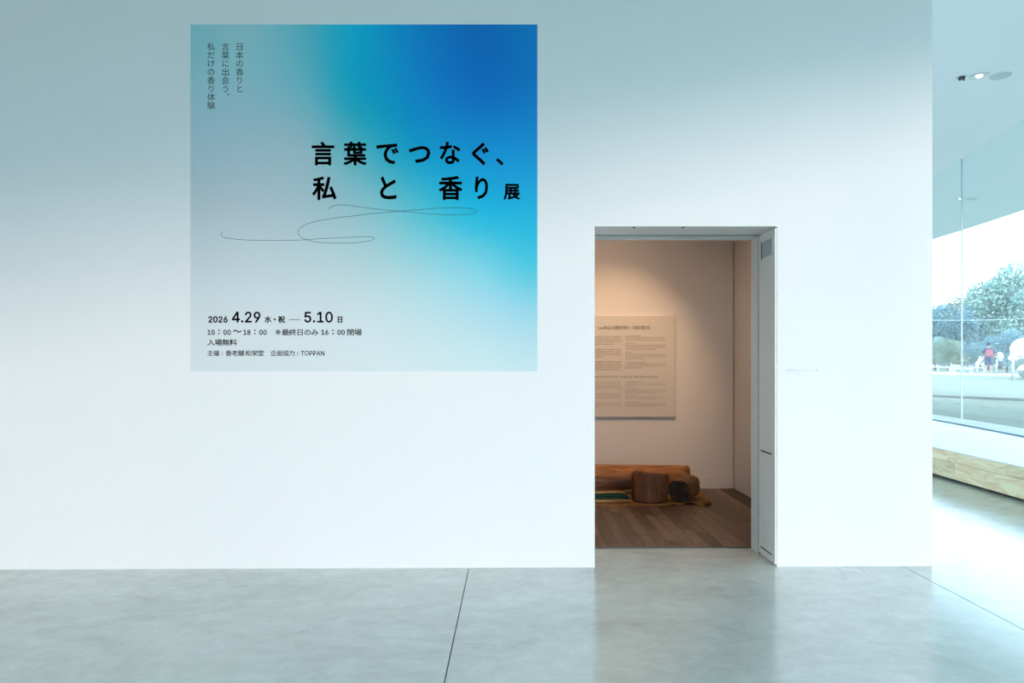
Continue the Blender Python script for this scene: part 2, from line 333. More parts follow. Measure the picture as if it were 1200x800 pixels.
# ---------------------------------------------------------------- lettering
# plain grotesque outlines (thousandths of an em): advance, points, triangles
LATIN = {' ':(188,[],[]),"'":(206,[78,318,70,509,136,509,128,318],[0,2,1,0,3,2]),'.':(188,[95,-4,78,-1,63,9,53,24,50,41,53,59,63,73,78,83,95,87,113,83,128,73,138,59,141,41,138,24,128,9,113,-1],[7,9,8,6,9,7,6,10,9,5,10,6,5,11,10,4,11,5,4,12,11,3,12,4,3,13,12,2,13,3,2,14,13,1,14,2,1,15,14,0,15,1]),'0':(453,[227,-7,174,1,130,24,95,62,69,113,53,178,48,254,53,330,69,395,95,447,130,484,174,508,227,516,279,508,323,484,358,447,384,395,400,330,405,254,400,178,384,113,359,62,323,24,279,1,227,50,261,56,290,74,313,103,330,144,340,194,344,254,340,314,330,365,313,405,290,435,261,453,227,460,192,453,163,435,140,405,123,365,113,314,109,254,113,194,123,144,140,103,163,74,192,56],[11,13,12,10,13,11,10,14,13,9,14,10,9,36,14,36,15,14,9,37,36,35,15,36,9,38,37,34,15,35,8,38,9,34,16,15,8,39,38,33,16,34,8,40,39,32,16,33,7,40,8,32,17,16,7,41,40,31,17,32,6,41,7,31,18,17,6,42,41,30,18,31,5,42,6,5,43,42,29,18,30,29,19,18,5,44,43,28,19,29,4,44,5,28,20,19,4,45,44,27,20,28,3,45,4,27,21,20,3,46,45,26,21,27,3,47,46,25,21,26,2,47,3,25,22,21,2,24,47,24,22,25,2,22,24,1,22,2,1,23,22,1,0,23]),'1':(453,[76,0,76,55,391,55,391,0,276,509,276,0,212,0,212,448,209,448,86,358,86,427,198,509],[10,4,11,10,8,4,8,7,4,7,5,4,10,9,8,6,5,7,0,2,1,0,3,2]),'2':(453,[64,0,64,47,234,229,261,257,282,282,299,305,311,327,318,348,320,371,317,397,308,419,293,436,273,449,250,457,224,460,196,457,172,447,153,433,139,413,130,390,127,362,66,362,71,405,86,442,111,473,143,496,182,511,225,516,268,511,306,497,337,474,361,445,376,411,381,372,378,345,371,318,357,290,336,259,306,223,267,180,153,60,153,57,389,57,389,0],[26,28,27,26,29,28,25,29,26,25,30,29,24,30,25,24,31,30,23,15,24,15,14,24,14,13,24,13,31,24,12,31,13,23,16,15,11,31,12,23,17,16,11,32,31,22,17,23,10,32,11,22,18,17,9,32,10,22,19,18,9,33,32,21,19,22,8,33,9,21,20,19,8,34,33,7,34,8,6,34,7,6,35,34,5,35,6,5,36,35,4,36,5,4,37,36,3,37,4,3,38,37,2,38,3,1,38,2,1,39,38,1,40,39,1,41,40,1,42,41,1,43,42,0,43,1]),'3':(453,[218,-7,173,-3,133,10,98,30,70,57,52,91,44,132,109,132,115,107,126,87,144,71,165,59,191,52,219,50,248,53,275,61,297,74,315,93,325,116,329,145,326,172,316,196,299,217,275,234,242,244,201,248,157,248,157,299,288,448,288,452,70,452,70,509,372,509,372,461,211,278,211,289,264,288,308,276,344,253,371,222,387,186,393,145,387,103,370,66,344,36,309,12,266,-2],[30,32,31,30,33,32,30,29,33,29,28,33,28,34,33,27,35,28,35,34,28,26,35,27,26,36,35,26,37,36,26,38,37,26,25,38,25,24,38,24,39,38,23,39,24,22,39,23,22,40,39,21,40,22,20,40,21,20,41,40,19,41,20,18,41,19,18,42,41,5,7,6,5,8,7,17,42,18,5,9,8,17,43,42,16,43,17,4,9,5,4,10,9,15,43,16,4,11,10,15,44,43,14,44,15,4,12,11,3,12,4,13,44,14,3,13,12,3,44,13,3,45,44,2,45,3,2,46,45,1,46,2,1,0,46]),'4':(453,[279,0,341,0,341,516,279,516,28,114,418,114,418,172,28,172,28,172,96,172,341,516,268,516],[0,1,2,0,2,3,4,5,6,4,6,7,8,9,10,8,10,11]),'5':(453,[221,-7,178,-2,140,11,108,32,83,60,66,93,60,130,122,130,127,108,138,89,154,73,173,60,196,52,221,50,250,53,276,64,298,82,314,104,324,131,328,162,324,193,314,221,297,244,275,262,248,273,218,277,192,275,167,268,145,258,128,246,67,253,96,509,366,509,366,452,151,452,134,301,136,301,155,315,178,325,203,331,229,334,263,330,294,321,321,306,345,285,364,260,379,231,388,199,391,163,385,117,369,76,343,41,309,15,268,-1],[30,34,31,34,32,31,34,33,32,30,35,34,39,41,40,38,41,39,38,42,41,37,42,38,37,43,42,36,43,37,36,44,43,30,36,35,30,26,36,26,25,36,25,44,36,25,45,44,24,45,25,30,27,26,23,45,24,30,28,27,22,45,23,22,46,45,30,29,28,21,46,22,21,47,46,20,47,21,20,48,47,19,48,20,19,49,48,18,49,19,17,49,18,5,7,6,5,8,7,17,50,49,5,9,8,16,50,17,4,9,5,4,10,9,15,50,16,15,51,50,4,11,10,14,51,15,4,12,11,3,12,4,13,51,14,3,13,12,3,51,13,3,52,51,2,52,3,2,53,52,1,53,2,1,0,53]),'6':(453,[226,-7,182,-1,142,15,109,40,84,74,69,115,64,162,68,199,80,239,102,285,137,340,252,509,322,509,151,261,145,261,154,275,165,288,179,299,196,307,214,312,235,314,278,309,316,295,346,271,370,240,384,201,389,157,384,112,368,73,343,39,310,14,271,-2,226,48,254,52,279,63,299,79,314,101,324,128,327,157,324,187,314,213,299,235,279,251,254,262,226,265,198,262,174,252,153,235,138,214,128,188,125,158,128,128,138,102,153,79,174,63,198,52],[10,12,11,10,16,12,16,13,12,9,16,10,19,21,20,18,21,19,18,22,21,17,22,18,16,22,17,16,23,22,9,15,16,13,44,16,44,23,16,8,15,9,8,14,15,44,43,23,43,24,23,13,45,44,13,46,45,42,24,43,8,13,14,8,46,13,8,47,46,41,24,42,41,25,24,7,47,8,7,48,47,40,25,41,7,49,48,39,25,40,39,26,25,6,49,7,6,50,49,38,26,39,5,50,6,5,51,50,37,26,38,37,27,26,5,52,51,36,27,37,4,52,5,36,28,27,4,53,52,35,28,36,4,54,53,34,28,35,3,54,4,34,29,28,3,55,54,33,29,34,3,32,55,32,29,33,3,29,32,2,29,3,2,30,29,1,30,2,1,31,30,0,31,1]),'7':(453,[97,0,323,448,323,452,62,452,62,509,391,509,391,449,165,0],[3,5,4,3,2,5,2,6,5,1,6,2,1,7,6,0,7,1]),'8':(453,[226,-7,178,-2,136,11,101,33,74,62,57,96,52,135,55,166,65,195,81,220,101,241,125,256,153,265,153,267,119,282,93,308,76,342,70,380,75,417,90,450,114,477,146,498,184,511,226,516,269,511,306,498,337,477,361,450,377,417,382,380,376,342,359,308,333,282,300,267,300,265,327,256,351,241,372,220,387,195,397,166,401,135,395,96,378,62,352,33,317,11,275,-2,226,49,258,52,285,60,307,74,323,91,333,113,337,139,333,165,322,189,305,208,283,223,256,232,226,235,196,232,169,223,147,208,130,189,119,165,115,139,119,113,129,91,145,74,167,60,195,52,226,290,252,292,274,300,293,313,307,330,316,351,319,376,316,399,308,420,294,437,275,449,252,457,226,460,200,457,177,449,159,437,145,420,136,399,133,376,136,351,145,330,159,313,178,300,201,292],[22,24,23,21,24,22,21,25,24,20,25,21,20,26,25,19,26,20,19,82,26,82,27,26,19,83,82,81,27,82,19,84,83,80,27,81,18,84,19,80,28,27,18,85,84,79,28,80,18,86,85,78,28,79,18,87,86,77,28,78,17,87,18,77,29,28,17,88,87,76,29,77,16,88,17,76,30,29,16,89,88,75,30,76,16,90,89,74,30,75,74,31,30,15,90,16,15,91,90,73,31,74,15,92,91,72,31,73,72,32,31,14,92,15,14,93,92,71,32,72,14,70,93,70,32,71,14,32,70,14,33,32,13,33,14,12,33,13,12,34,33,11,34,12,11,35,34,10,35,11,10,36,35,9,58,10,58,36,10,58,37,36,9,59,58,57,37,58,9,60,59,56,37,57,9,61,60,55,37,56,8,61,9,55,38,37,8,62,61,54,38,55,7,62,8,54,39,38,7,63,62,53,39,54,6,63,7,53,40,39,6,64,63,52,40,53,6,65,64,51,40,52,5,65,6,51,41,40,5,66,65,50,41,51,4,66,5,50,42,41,4,67,66,49,42,50,4,68,67,48,42,49,3,68,4,48,43,42,3,69,68,47,43,48,3,46,69,46,43,47,3,43,46,2,43,3,2,44,43,1,44,2,1,45,44,0,45,1]),'9':(453,[226,516,271,510,310,494,343,468,368,434,384,393,389,347,385,309,373,270,350,224,315,168,200,0,130,0,301,248,307,248,299,234,287,221,273,210,257,202,238,196,218,195,175,199,137,214,106,237,83,269,68,307,64,352,69,397,85,436,110,469,143,494,182,510,226,460,199,457,174,446,154,429,138,407,129,381,125,352,129,322,138,295,154,274,174,257,199,247,226,243,254,247,279,257,299,273,314,295,324,321,327,350,324,381,314,407,299,429,279,446,254,457],[31,1,0,30,1,31,30,2,1,29,2,30,29,3,2,28,33,29,33,32,29,32,3,29,32,55,3,55,4,3,28,34,33,54,4,55,28,35,34,53,4,54,27,35,28,53,5,4,27,36,35,52,5,53,27,37,36,51,5,52,26,37,27,51,6,5,26,38,37,50,6,51,25,38,26,25,39,38,49,6,50,49,7,6,25,40,39,48,7,49,48,8,7,24,40,25,24,41,40,47,8,48,24,42,41,46,8,47,46,14,8,14,9,8,23,42,24,23,43,42,45,13,46,13,14,46,45,17,13,17,12,13,15,9,14,23,44,43,44,17,45,23,17,44,22,17,23,16,9,15,16,10,9,17,10,16,21,17,22,21,18,17,12,10,17,21,19,18,20,19,21,12,11,10]),':':(188,[95,271,78,274,63,284,53,299,50,316,53,334,63,349,78,359,95,362,113,359,128,349,138,334,141,316,138,299,128,284,113,274,95,-4,78,-1,63,9,53,24,50,41,53,59,63,73,78,83,95,87,113,83,128,73,138,59,141,41,138,24,128,9,113,-1],[23,25,24,22,25,23,22,26,25,21,26,22,21,27,26,20,27,21,20,28,27,19,28,20,19,29,28,18,29,19,18,30,29,17,30,18,17,31,30,16,31,17,7,9,8,6,9,7,6,10,9,5,10,6,5,11,10,4,11,5,4,12,11,3,12,4,3,13,12,2,13,3,2,14,13,1,14,2,1,15,14,0,15,1]),'A':(480,[16,0,201,509,276,509,463,0,395,0,287,302,276,334,264,372,250,420,232,478,245,478,228,419,213,371,201,333,191,302,85,0,110,142,110,199,370,199,370,142],[0,9,1,9,2,1,9,10,2,10,3,2,0,17,9,17,11,9,11,8,9,11,8,10,8,18,10,18,3,10,7,18,8,17,12,11,6,18,7,17,13,12,5,18,6,17,14,13,17,16,14,16,15,14,4,19,5,19,18,5,0,16,17,16,18,17,16,19,18,19,3,18,0,15,16,4,3,19]),'C':(510,[267,-7,205,1,150,25,104,63,70,115,48,179,40,254,48,329,70,393,104,445,150,484,205,508,267,516,305,513,340,504,373,490,402,471,427,447,448,418,463,385,473,348,408,348,401,373,389,395,375,413,357,428,337,440,315,449,292,454,267,456,223,450,184,432,150,403,125,364,109,314,103,254,109,194,125,145,151,105,184,76,223,59,267,53,292,55,315,60,337,69,357,81,375,96,389,114,401,136,408,160,473,160,463,124,448,91,428,62,402,38,373,19,341,5,305,-4],[11,13,12,11,14,13,10,14,11,10,15,14,10,16,15,9,16,10,9,29,16,29,17,16,9,30,29,28,17,29,27,17,28,9,31,30,26,17,27,26,18,17,8,31,9,25,18,26,8,32,31,24,18,25,24,19,18,23,19,24,8,33,32,22,19,23,7,33,8,22,20,19,21,20,22,7,34,33,6,34,7,6,35,34,5,35,6,5,36,35,5,37,36,4,37,5,48,50,49,48,51,50,4,38,37,47,51,48,47,52,51,3,38,4,46,52,47,3,39,38,45,52,46,45,53,52,44,53,45,3,40,39,43,53,44,2,40,3,43,54,53,42,54,43,2,41,40,41,54,42,2,54,41,2,55,54,1,55,2,1,56,55,1,57,56,0,57,1]),'G':(520,[269,-7,205,1,149,25,104,64,69,116,47,179,40,254,47,329,69,393,103,445,149,484,203,508,265,516,304,513,340,504,374,489,403,469,429,445,449,416,465,384,474,349,408,349,399,372,387,393,373,411,356,427,337,439,315,448,291,454,265,456,222,450,183,432,150,404,125,364,109,314,103,254,109,194,125,145,151,105,184,76,224,59,269,53,309,57,345,71,374,93,396,123,410,160,415,202,434,199,283,199,283,256,478,256,478,200,471,141,451,91,419,50,377,19,326,0],[11,13,12,11,14,13,10,14,11,10,15,14,10,16,15,9,16,10,9,29,16,29,17,16,9,30,29,28,17,29,27,17,28,9,31,30,26,17,27,8,31,9,26,18,17,25,18,26,8,32,31,24,18,25,24,19,18,23,19,24,8,33,32,7,33,8,22,19,23,22,20,19,21,20,22,7,34,33,6,34,7,6,35,34,49,51,50,49,47,51,47,52,51,5,35,6,5,36,35,49,46,47,48,52,47,48,53,52,46,48,49,46,53,48,5,37,36,4,37,5,45,53,46,4,38,37,45,54,53,44,54,45,3,38,4,3,39,38,43,54,44,43,55,54,3,40,39,42,55,43,2,40,3,2,41,40,41,55,42,2,55,41,2,56,55,1,56,2,1,57,56,0,57,1]),'J':(396,[185,-7,124,3,75,33,44,81,33,145,33,173,98,173,98,145,104,104,122,74,149,56,185,50,220,56,248,74,266,104,272,145,272,509,336,509,336,145,326,81,294,33,246,3],[15,17,16,15,18,17,4,6,5,4,7,6,3,7,4,3,8,7,14,18,15,14,19,18,3,9,8,13,19,14,2,9,3,13,20,19,2,10,9,12,20,13,11,20,12,2,11,10,2,20,11,1,20,2,1,21,20,0,21,1]),'N':(523,[60,0,60,509,136,509,343,183,352,169,363,151,375,130,388,107,401,82,414,55,405,54,402,81,401,108,400,134,399,157,399,178,399,195,399,509,463,509,463,0,387,0,202,290,190,310,177,331,164,354,148,381,130,413,108,452,119,454,121,417,122,384,123,354,124,328,125,307,125,291,125,0],[0,27,1,27,2,1,27,28,2,28,3,2,16,18,17,16,19,18,29,26,28,26,3,28,0,29,27,29,26,27,0,30,29,25,3,26,0,31,30,24,3,25,23,3,24,0,32,31,22,3,23,0,33,32,21,3,22,0,34,33,0,35,34,20,3,21,15,19,16,20,4,3,14,19,15,20,5,4,13,19,14,20,6,5,12,19,13,20,7,6,11,19,12,20,8,7,20,10,8,10,9,8,10,19,11,20,19,10]),'O':(533,[267,-7,205,1,150,25,105,63,70,115,48,179,40,254,48,329,70,393,105,445,150,484,205,508,267,516,329,508,384,484,429,445,464,393,486,329,493,254,486,179,464,115,429,63,384,25,329,1,267,53,310,59,349,76,383,105,408,144,425,194,430,254,425,314,408,365,383,404,349,433,310,450,267,456,223,450,184,433,151,404,125,364,109,314,103,254,109,194,125,144,151,105,184,76,223,59],[11,13,12,10,13,11,10,14,13,9,14,10,9,36,14,36,15,14,9,37,36,35,15,36,34,15,35,9,38,37,8,38,9,34,16,15,33,16,34,8,39,38,32,16,33,8,40,39,7,40,8,32,17,16,31,17,32,7,41,40,6,41,7,31,18,17,30,18,31,6,42,41,5,42,6,5,43,42,29,18,30,29,19,18,5,44,43,28,19,29,4,44,5,28,20,19,4,45,44,27,20,28,3,45,4,27,21,20,3,46,45,26,21,27,3,47,46,25,21,26,25,22,21,2,47,3,2,24,47,24,22,25,2,22,24,1,22,2,1,23,22,1,0,23]),'P':(445,[60,0,60,509,235,509,289,503,332,487,366,462,390,430,404,391,409,348,404,304,390,265,366,233,332,207,289,191,235,186,109,186,109,242,233,242,269,246,297,256,318,272,333,294,342,319,344,348,342,376,333,402,318,423,297,439,268,449,232,452,125,452,125,0],[0,30,1,30,2,1,30,3,2,30,4,3,30,5,4,30,29,5,29,28,5,28,6,5,0,16,30,16,31,30,27,6,28,26,6,27,26,7,6,25,7,26,24,7,25,24,8,7,23,8,24,22,8,23,22,9,8,21,9,22,21,10,9,20,10,21,19,10,20,19,11,10,18,11,19,17,11,18,0,15,16,31,17,16,31,14,17,14,11,17,14,12,11,14,13,12,0,14,15,0,31,14]),'T':(449,[32,452,32,509,417,509,417,452,257,452,257,0,193,0,193,452],[0,2,1,0,3,2,7,3,0,6,4,7,4,3,7,6,5,4]),'a':(389,[160,-9,126,-5,94,5,68,22,48,45,35,73,30,108,34,138,43,161,58,179,78,193,100,203,125,211,152,216,178,220,209,224,234,227,252,230,265,235,273,243,276,255,276,257,273,279,267,297,256,311,240,322,220,329,196,331,171,329,149,322,132,313,118,301,107,288,100,274,41,291,57,322,79,346,104,364,133,375,163,382,194,384,215,383,239,379,263,372,286,360,306,343,322,320,333,290,337,251,337,0,277,0,277,52,272,52,264,38,252,25,236,12,215,1,190,-6,170,45,202,49,228,59,248,74,263,93,272,115,276,138,276,190,270,186,259,182,246,179,231,176,216,173,200,171,186,169,175,168,154,164,134,159,117,150,103,139,95,124,92,105,94,87,102,72,114,61,130,52,149,47],[39,41,40,39,42,41,38,42,39,38,43,42,37,43,38,37,44,43,36,44,37,36,45,44,35,45,36,35,27,45,27,46,45,35,28,27,26,46,27,35,29,28,25,46,26,35,30,29,34,30,35,24,46,25,24,47,46,34,31,30,23,47,24,34,32,31,22,47,23,33,32,34,22,48,47,21,48,22,20,48,21,19,48,20,19,49,48,18,49,19,17,65,18,65,49,18,16,65,17,15,65,16,14,65,15,13,65,14,12,65,13,11,65,12,10,65,11,9,65,10,9,66,65,64,49,65,9,67,66,9,68,67,8,68,9,8,69,68,8,70,69,8,71,70,8,72,71,8,73,72,8,74,73,8,75,74,7,75,8,7,76,75,7,77,76,7,78,77,63,49,64,6,78,7,6,79,78,62,49,63,5,79,6,5,80,79,61,51,62,51,49,62,5,81,80,60,51,61,4,81,5,4,82,81,4,83,82,59,52,60,52,51,60,4,84,83,59,53,52,50,49,51,58,53,59,4,58,84,4,53,58,3,53,4,3,54,53,3,55,54,2,55,3,2,56,55,1,56,2,1,57,56,0,57,1]),'c':(396,[207,-8,159,-2,117,16,82,46,56,85,40,133,34,187,40,243,56,291,82,330,117,360,159,378,207,384,234,383,260,377,284,368,305,356,324,341,340,322,353,301,362,277,303,262,298,276,290,289,281,301,270,311,257,319,242,325,226,329,207,330,173,325,145,310,124,287,108,258,99,224,96,187,99,151,108,117,124,89,145,66,173,51,207,46,226,48,243,52,258,58,271,66,282,76,292,89,299,102,304,117,363,102,354,78,341,56,325,37,306,21,285,9,261,-1,235,-6],[11,13,12,11,14,13,10,14,11,10,15,14,10,16,15,9,16,10,9,17,16,9,29,17,29,18,17,8,30,9,30,29,9,28,18,29,27,18,28,8,31,30,26,18,27,26,19,18,25,19,26,24,19,25,8,32,31,23,19,24,23,20,19,7,32,8,22,20,23,7,33,32,22,21,20,7,34,33,6,34,7,6,35,34,5,35,6,5,36,35,5,37,36,4,37,5,4,38,37,48,50,49,48,51,50,47,51,48,46,51,47,4,39,38,3,39,4,46,52,51,45,52,46,44,52,45,3,40,39,43,52,44,43,53,52,42,53,43,3,41,40,41,53,42,3,53,41,2,53,3,2,54,53,2,55,54,1,55,2,1,56,55,1,57,56,0,57,1]),'e':(404,[212,-8,161,-2,117,16,82,46,56,85,40,132,34,187,39,242,55,290,81,329,115,359,157,378,205,384,236,382,266,374,294,361,319,341,341,315,357,282,368,242,371,194,371,169,75,169,75,221,338,221,310,202,307,237,298,269,283,294,263,314,237,326,205,330,173,326,146,313,125,294,109,270,99,241,96,211,96,178,100,139,110,106,128,80,151,61,179,50,212,46,234,48,254,53,271,61,285,73,297,88,306,105,365,91,353,63,335,39,311,19,283,4,249,-5],[11,13,12,11,14,13,10,14,11,10,15,14,10,16,15,9,16,10,9,31,16,31,17,16,9,32,31,30,17,31,8,32,9,29,17,30,8,33,32,29,18,17,28,18,29,8,34,33,27,18,28,8,35,34,7,35,8,27,19,18,7,36,35,26,19,27,26,24,19,24,20,19,6,23,7,23,36,7,23,37,36,25,24,26,6,22,23,37,24,23,37,20,24,38,20,37,38,21,20,5,22,6,39,21,38,5,21,22,5,39,21,5,40,39,4,40,5,4,41,40,49,51,50,49,52,51,48,52,49,3,41,4,3,42,41,47,52,48,47,53,52,3,43,42,46,53,47,45,53,46,3,44,43,44,53,45,3,53,44,2,53,3,2,54,53,2,55,54,1,55,2,1,56,55,0,56,1]),'f':(254,[228,379,228,327,6,327,6,379,81,0,81,432,84,461,96,486,113,505,135,519,161,527,187,530,207,529,222,527,234,524,243,521,227,468,222,470,215,472,206,473,195,474,171,470,154,460,145,443,142,419,142,0],[10,12,11,10,13,12,9,13,10,9,14,13,9,15,14,9,16,15,8,17,9,17,16,9,7,19,8,19,18,8,18,17,8,6,20,7,20,19,7,6,21,20,6,22,21,5,22,6,5,23,22,5,24,23,4,24,5,4,25,24,2,0,3,2,1,0]),'h':(410,[114,227,114,0,53,0,53,509,114,509,114,287,102,287,124,332,152,362,187,379,227,384,264,380,295,369,321,349,341,321,353,285,357,240,357,0,296,0,296,235,290,275,273,304,246,323,210,329,184,326,161,317,141,303,126,283,117,257],[2,4,3,2,6,4,6,5,4,9,11,10,9,12,11,8,12,9,8,13,12,7,13,8,7,23,13,23,14,13,6,25,7,25,24,7,24,23,7,22,14,23,21,14,22,21,15,14,6,26,25,20,15,21,6,27,26,2,28,6,28,27,6,20,16,15,19,16,20,2,0,28,19,17,16,18,17,19,2,1,0]),'i':(167,[84,443,67,446,54,455,44,468,41,483,44,499,54,512,67,521,84,524,100,521,114,512,123,499,126,483,123,468,114,455,100,446,53,0,53,379,114,379,114,0],[16,18,17,16,19,18,7,9,8,6,9,7,6,10,9,5,10,6,5,11,10,4,11,5,4,12,11,3,12,4,3,13,12,2,13,3,2,14,13,1,14,2,1,15,14,0,15,1]),'l':(189,[139,-2,101,3,74,20,58,47,53,84,53,509,114,509,114,99,115,77,120,62,130,54,146,52,154,52,160,53,165,53,170,54,181,3,172,1,162,-1,151,-2],[4,6,5,4,7,6,4,8,7,3,8,4,3,9,8,3,10,9,3,11,10,14,16,15,13,16,14,12,16,13,11,16,12,3,16,11,2,16,3,1,16,2,0,16,1,0,17,16,0,18,17,0,19,18]),'n':(410,[114,227,114,0,53,0,53,379,112,379,112,287,102,287,124,332,152,362,187,379,227,384,264,380,295,369,321,349,341,321,353,285,357,240,357,0,296,0,296,235,290,275,273,304,246,323,210,329,184,326,161,317,141,303,126,283,117,257],[9,11,10,9,12,11,2,4,3,2,6,4,6,5,4,8,12,9,8,13,12,7,13,8,7,23,13,23,14,13,6,25,7,25,24,7,24,23,7,22,14,23,21,14,22,21,15,14,6,26,25,20,15,21,6,27,26,2,28,6,28,27,6,20,16,15,19,16,20,2,0,28,19,17,16,18,17,19,2,1,0]),'o':(415,[207,-8,159,-2,117,16,82,46,56,85,40,133,34,187,40,243,56,291,82,330,117,360,159,378,207,384,256,378,299,360,333,330,359,291,376,243,381,187,376,133,359,85,333,46,299,16,256,-2,207,46,242,51,270,66,292,89,307,117,316,151,319,187,316,224,307,258,292,287,270,310,242,325,207,330,173,325,145,310,124,287,108,258,99,224,96,187,99,151,108,117,124,89,145,66,173,51],[11,13,12,10,13,11,10,14,13,9,14,10,9,15,14,8,37,9,37,36,9,36,15,9,36,35,15,35,16,15,8,38,37,34,16,35,8,39,38,33,16,34,7,39,8,33,17,16,7,40,39,32,17,33,7,41,40,31,17,32,6,41,7,31,18,17,6,42,41,30,18,31,5,42,6,5,43,42,29,18,30,29,19,18,5,44,43,28,19,29,28,20,19,4,44,5,4,45,44,27,20,28,4,46,45,26,20,27,3,46,4,26,21,20,3,47,46,25,21,26,3,24,47,24,21,25,3,21,24,2,21,3,2,22,21,1,22,2,1,23,22,0,23,1]),'r':(259,[53,0,53,379,112,379,112,321,115,321,130,347,152,367,181,380,213,385,221,385,229,384,237,384,243,384,243,322,239,323,230,324,219,325,207,326,182,323,159,315,140,301,126,284,117,262,114,237,114,0],[7,9,8,7,10,9,7,11,10,7,12,11,7,13,12,6,13,7,0,2,1,0,3,2,5,13,6,4,17,5,17,16,5,16,15,5,15,14,5,14,13,5,4,18,17,4,19,18,0,4,3,0,22,4,22,21,4,21,20,4,20,19,4,0,23,22,0,24,23]),'s':(365,[182,-8,145,-5,112,3,84,18,62,38,45,63,36,94,94,107,105,79,124,60,150,49,181,45,217,50,244,62,262,81,268,103,265,121,254,136,237,147,212,155,149,170,104,186,72,208,53,237,47,274,51,305,65,332,87,354,115,370,149,381,187,384,223,381,254,372,279,358,299,339,314,316,324,290,268,277,258,298,243,316,219,328,187,333,156,329,131,317,114,299,109,277,112,258,124,243,144,232,172,223,229,209,275,194,306,171,325,142,331,107,326,75,312,47,290,24,260,6,223,-5],[29,31,30,29,32,31,28,32,29,28,33,32,27,33,28,27,34,33,26,34,27,26,41,34,41,35,34,26,42,41,40,35,41,25,42,26,25,43,42,39,35,40,25,44,43,39,36,35,38,36,39,24,44,25,24,45,44,37,36,38,24,46,45,23,46,24,23,47,46,23,48,47,22,48,23,22,49,48,22,50,49,22,51,50,21,51,22,21,52,51,20,52,21,20,53,52,19,53,20,18,53,19,17,53,18,17,54,53,16,54,17,15,54,16,6,8,7,15,55,54,14,55,15,5,8,6,13,55,14,5,9,8,13,56,55,4,9,5,12,56,13,4,10,9,11,56,12,4,11,10,11,57,56,4,57,11,3,57,4,3,58,57,2,58,3,2,59,58,1,59,2,1,0,59]),'t':(227,[204,379,204,327,6,327,6,379,65,471,126,471,126,98,128,76,136,61,150,53,170,50,177,50,185,51,194,52,202,54,213,2,203,-1,192,-3,180,-4,168,-4,125,2,92,21,72,52,65,93],[23,5,4,23,6,5,2,0,3,2,1,0,23,7,6,22,7,23,22,8,7,22,9,8,13,15,14,22,10,9,12,15,13,21,10,22,11,15,12,10,15,11,21,15,10,20,15,21,19,15,20,19,16,15,19,17,16,19,18,17]),'v':(389,[163,0,17,379,84,379,165,155,177,121,187,87,196,53,206,21,184,21,194,53,203,87,213,121,224,155,305,379,371,379,226,0],[0,2,1,0,3,2,12,14,13,12,15,14,0,4,3,11,15,12,0,5,4,10,15,11,0,9,5,9,6,5,9,6,10,6,15,10,0,8,9,7,15,6,0,7,8,0,15,7]),'y':(389,[47,-139,61,-86,71,-87,88,-90,104,-89,118,-84,130,-74,141,-58,151,-36,163,-1,17,379,84,379,165,155,177,121,187,87,196,53,206,21,184,21,193,53,202,87,212,121,224,155,305,379,371,379,204,-58,191,-85,177,-107,159,-124,139,-136,117,-143,91,-145,77,-145,65,-143,54,-141],[9,11,10,9,12,11,21,23,22,21,24,23,9,13,12,20,24,21,19,16,20,16,24,20,9,14,13,18,15,19,15,16,19,9,18,14,18,15,14,9,17,18,9,16,17,9,24,16,8,24,9,7,24,8,7,25,24,6,25,7,5,25,6,4,25,5,4,26,25,0,2,1,0,3,2,3,26,4,0,26,3,0,27,26,0,28,27,0,29,28,33,29,0,32,29,33,32,30,29,31,30,32]),'z':(380,[42,0,42,46,254,320,254,323,48,323,48,379,333,379,333,331,126,60,126,56,339,56,339,0],[4,6,5,4,7,6,4,3,7,3,2,7,2,8,7,1,8,2,1,9,8,1,10,9,1,11,10,0,11,1])}
GLY = {}
def glyph(ch):
    if ch not in GLY:
        c = bpy.data.curves.new('t', 'FONT'); c.body = ch; c.resolution_u = 3
        o = bpy.data.objects.new('t', c); C.objects.link(o); bpy.context.view_layer.update()
        e = o.evaluated_get(bpy.context.evaluated_depsgraph_get()); me = e.to_mesh()
        GLY[ch] = ([(v.co.x, v.co.y) for v in me.vertices], [tuple(p.vertices) for p in me.polygons])
        e.to_mesh_clear(); bpy.data.objects.remove(o); bpy.data.curves.remove(c)
    return GLY[ch]
def text_geo(s, bold=0.0):
    """flat outlines of a string; weight is added by overlaying shifted copies"""
    V, F = [], []; x = 0
    for ch in s:
        if ch in LATIN:
            adv, p, f = LATIN[ch]; n0 = len(V)
            V += [(x+p[i]/1000, p[i+1]/1000) for i in range(0, len(p), 2)]
            F += [tuple(n0+q for q in f[i:i+3]) for i in range(0, len(f), 3)]
            x += adv/1000
        elif ch == '：':
            for cy in (.12, .47):
                n0 = len(V); V += [(x+.46+dx, cy+dy) for dx, dy in ((-.055,-.055),(.055,-.055),(.055,.055),(-.055,.055))]; F.append((n0,n0+1,n0+2,n0+3))
            x += .92
        else:
            v2, f2 = glyph(ch); n0 = len(V); V += [(x+a, b) for a, b in v2]; F += [tuple(n0+q for q in t) for t in f2]; x += .95
    if bold > 0:
        V0, F0 = V, F; V, F = [], []; n = len(V0)
        for q in range(8):
            dx, dy = bold*math.cos(q*PI/4), bold*math.sin(q*PI/4)
            V += [(x+dx, y+dy) for x, y in V0]; F += [tuple(i+q*n for i in f) for f in F0]
    return V, F
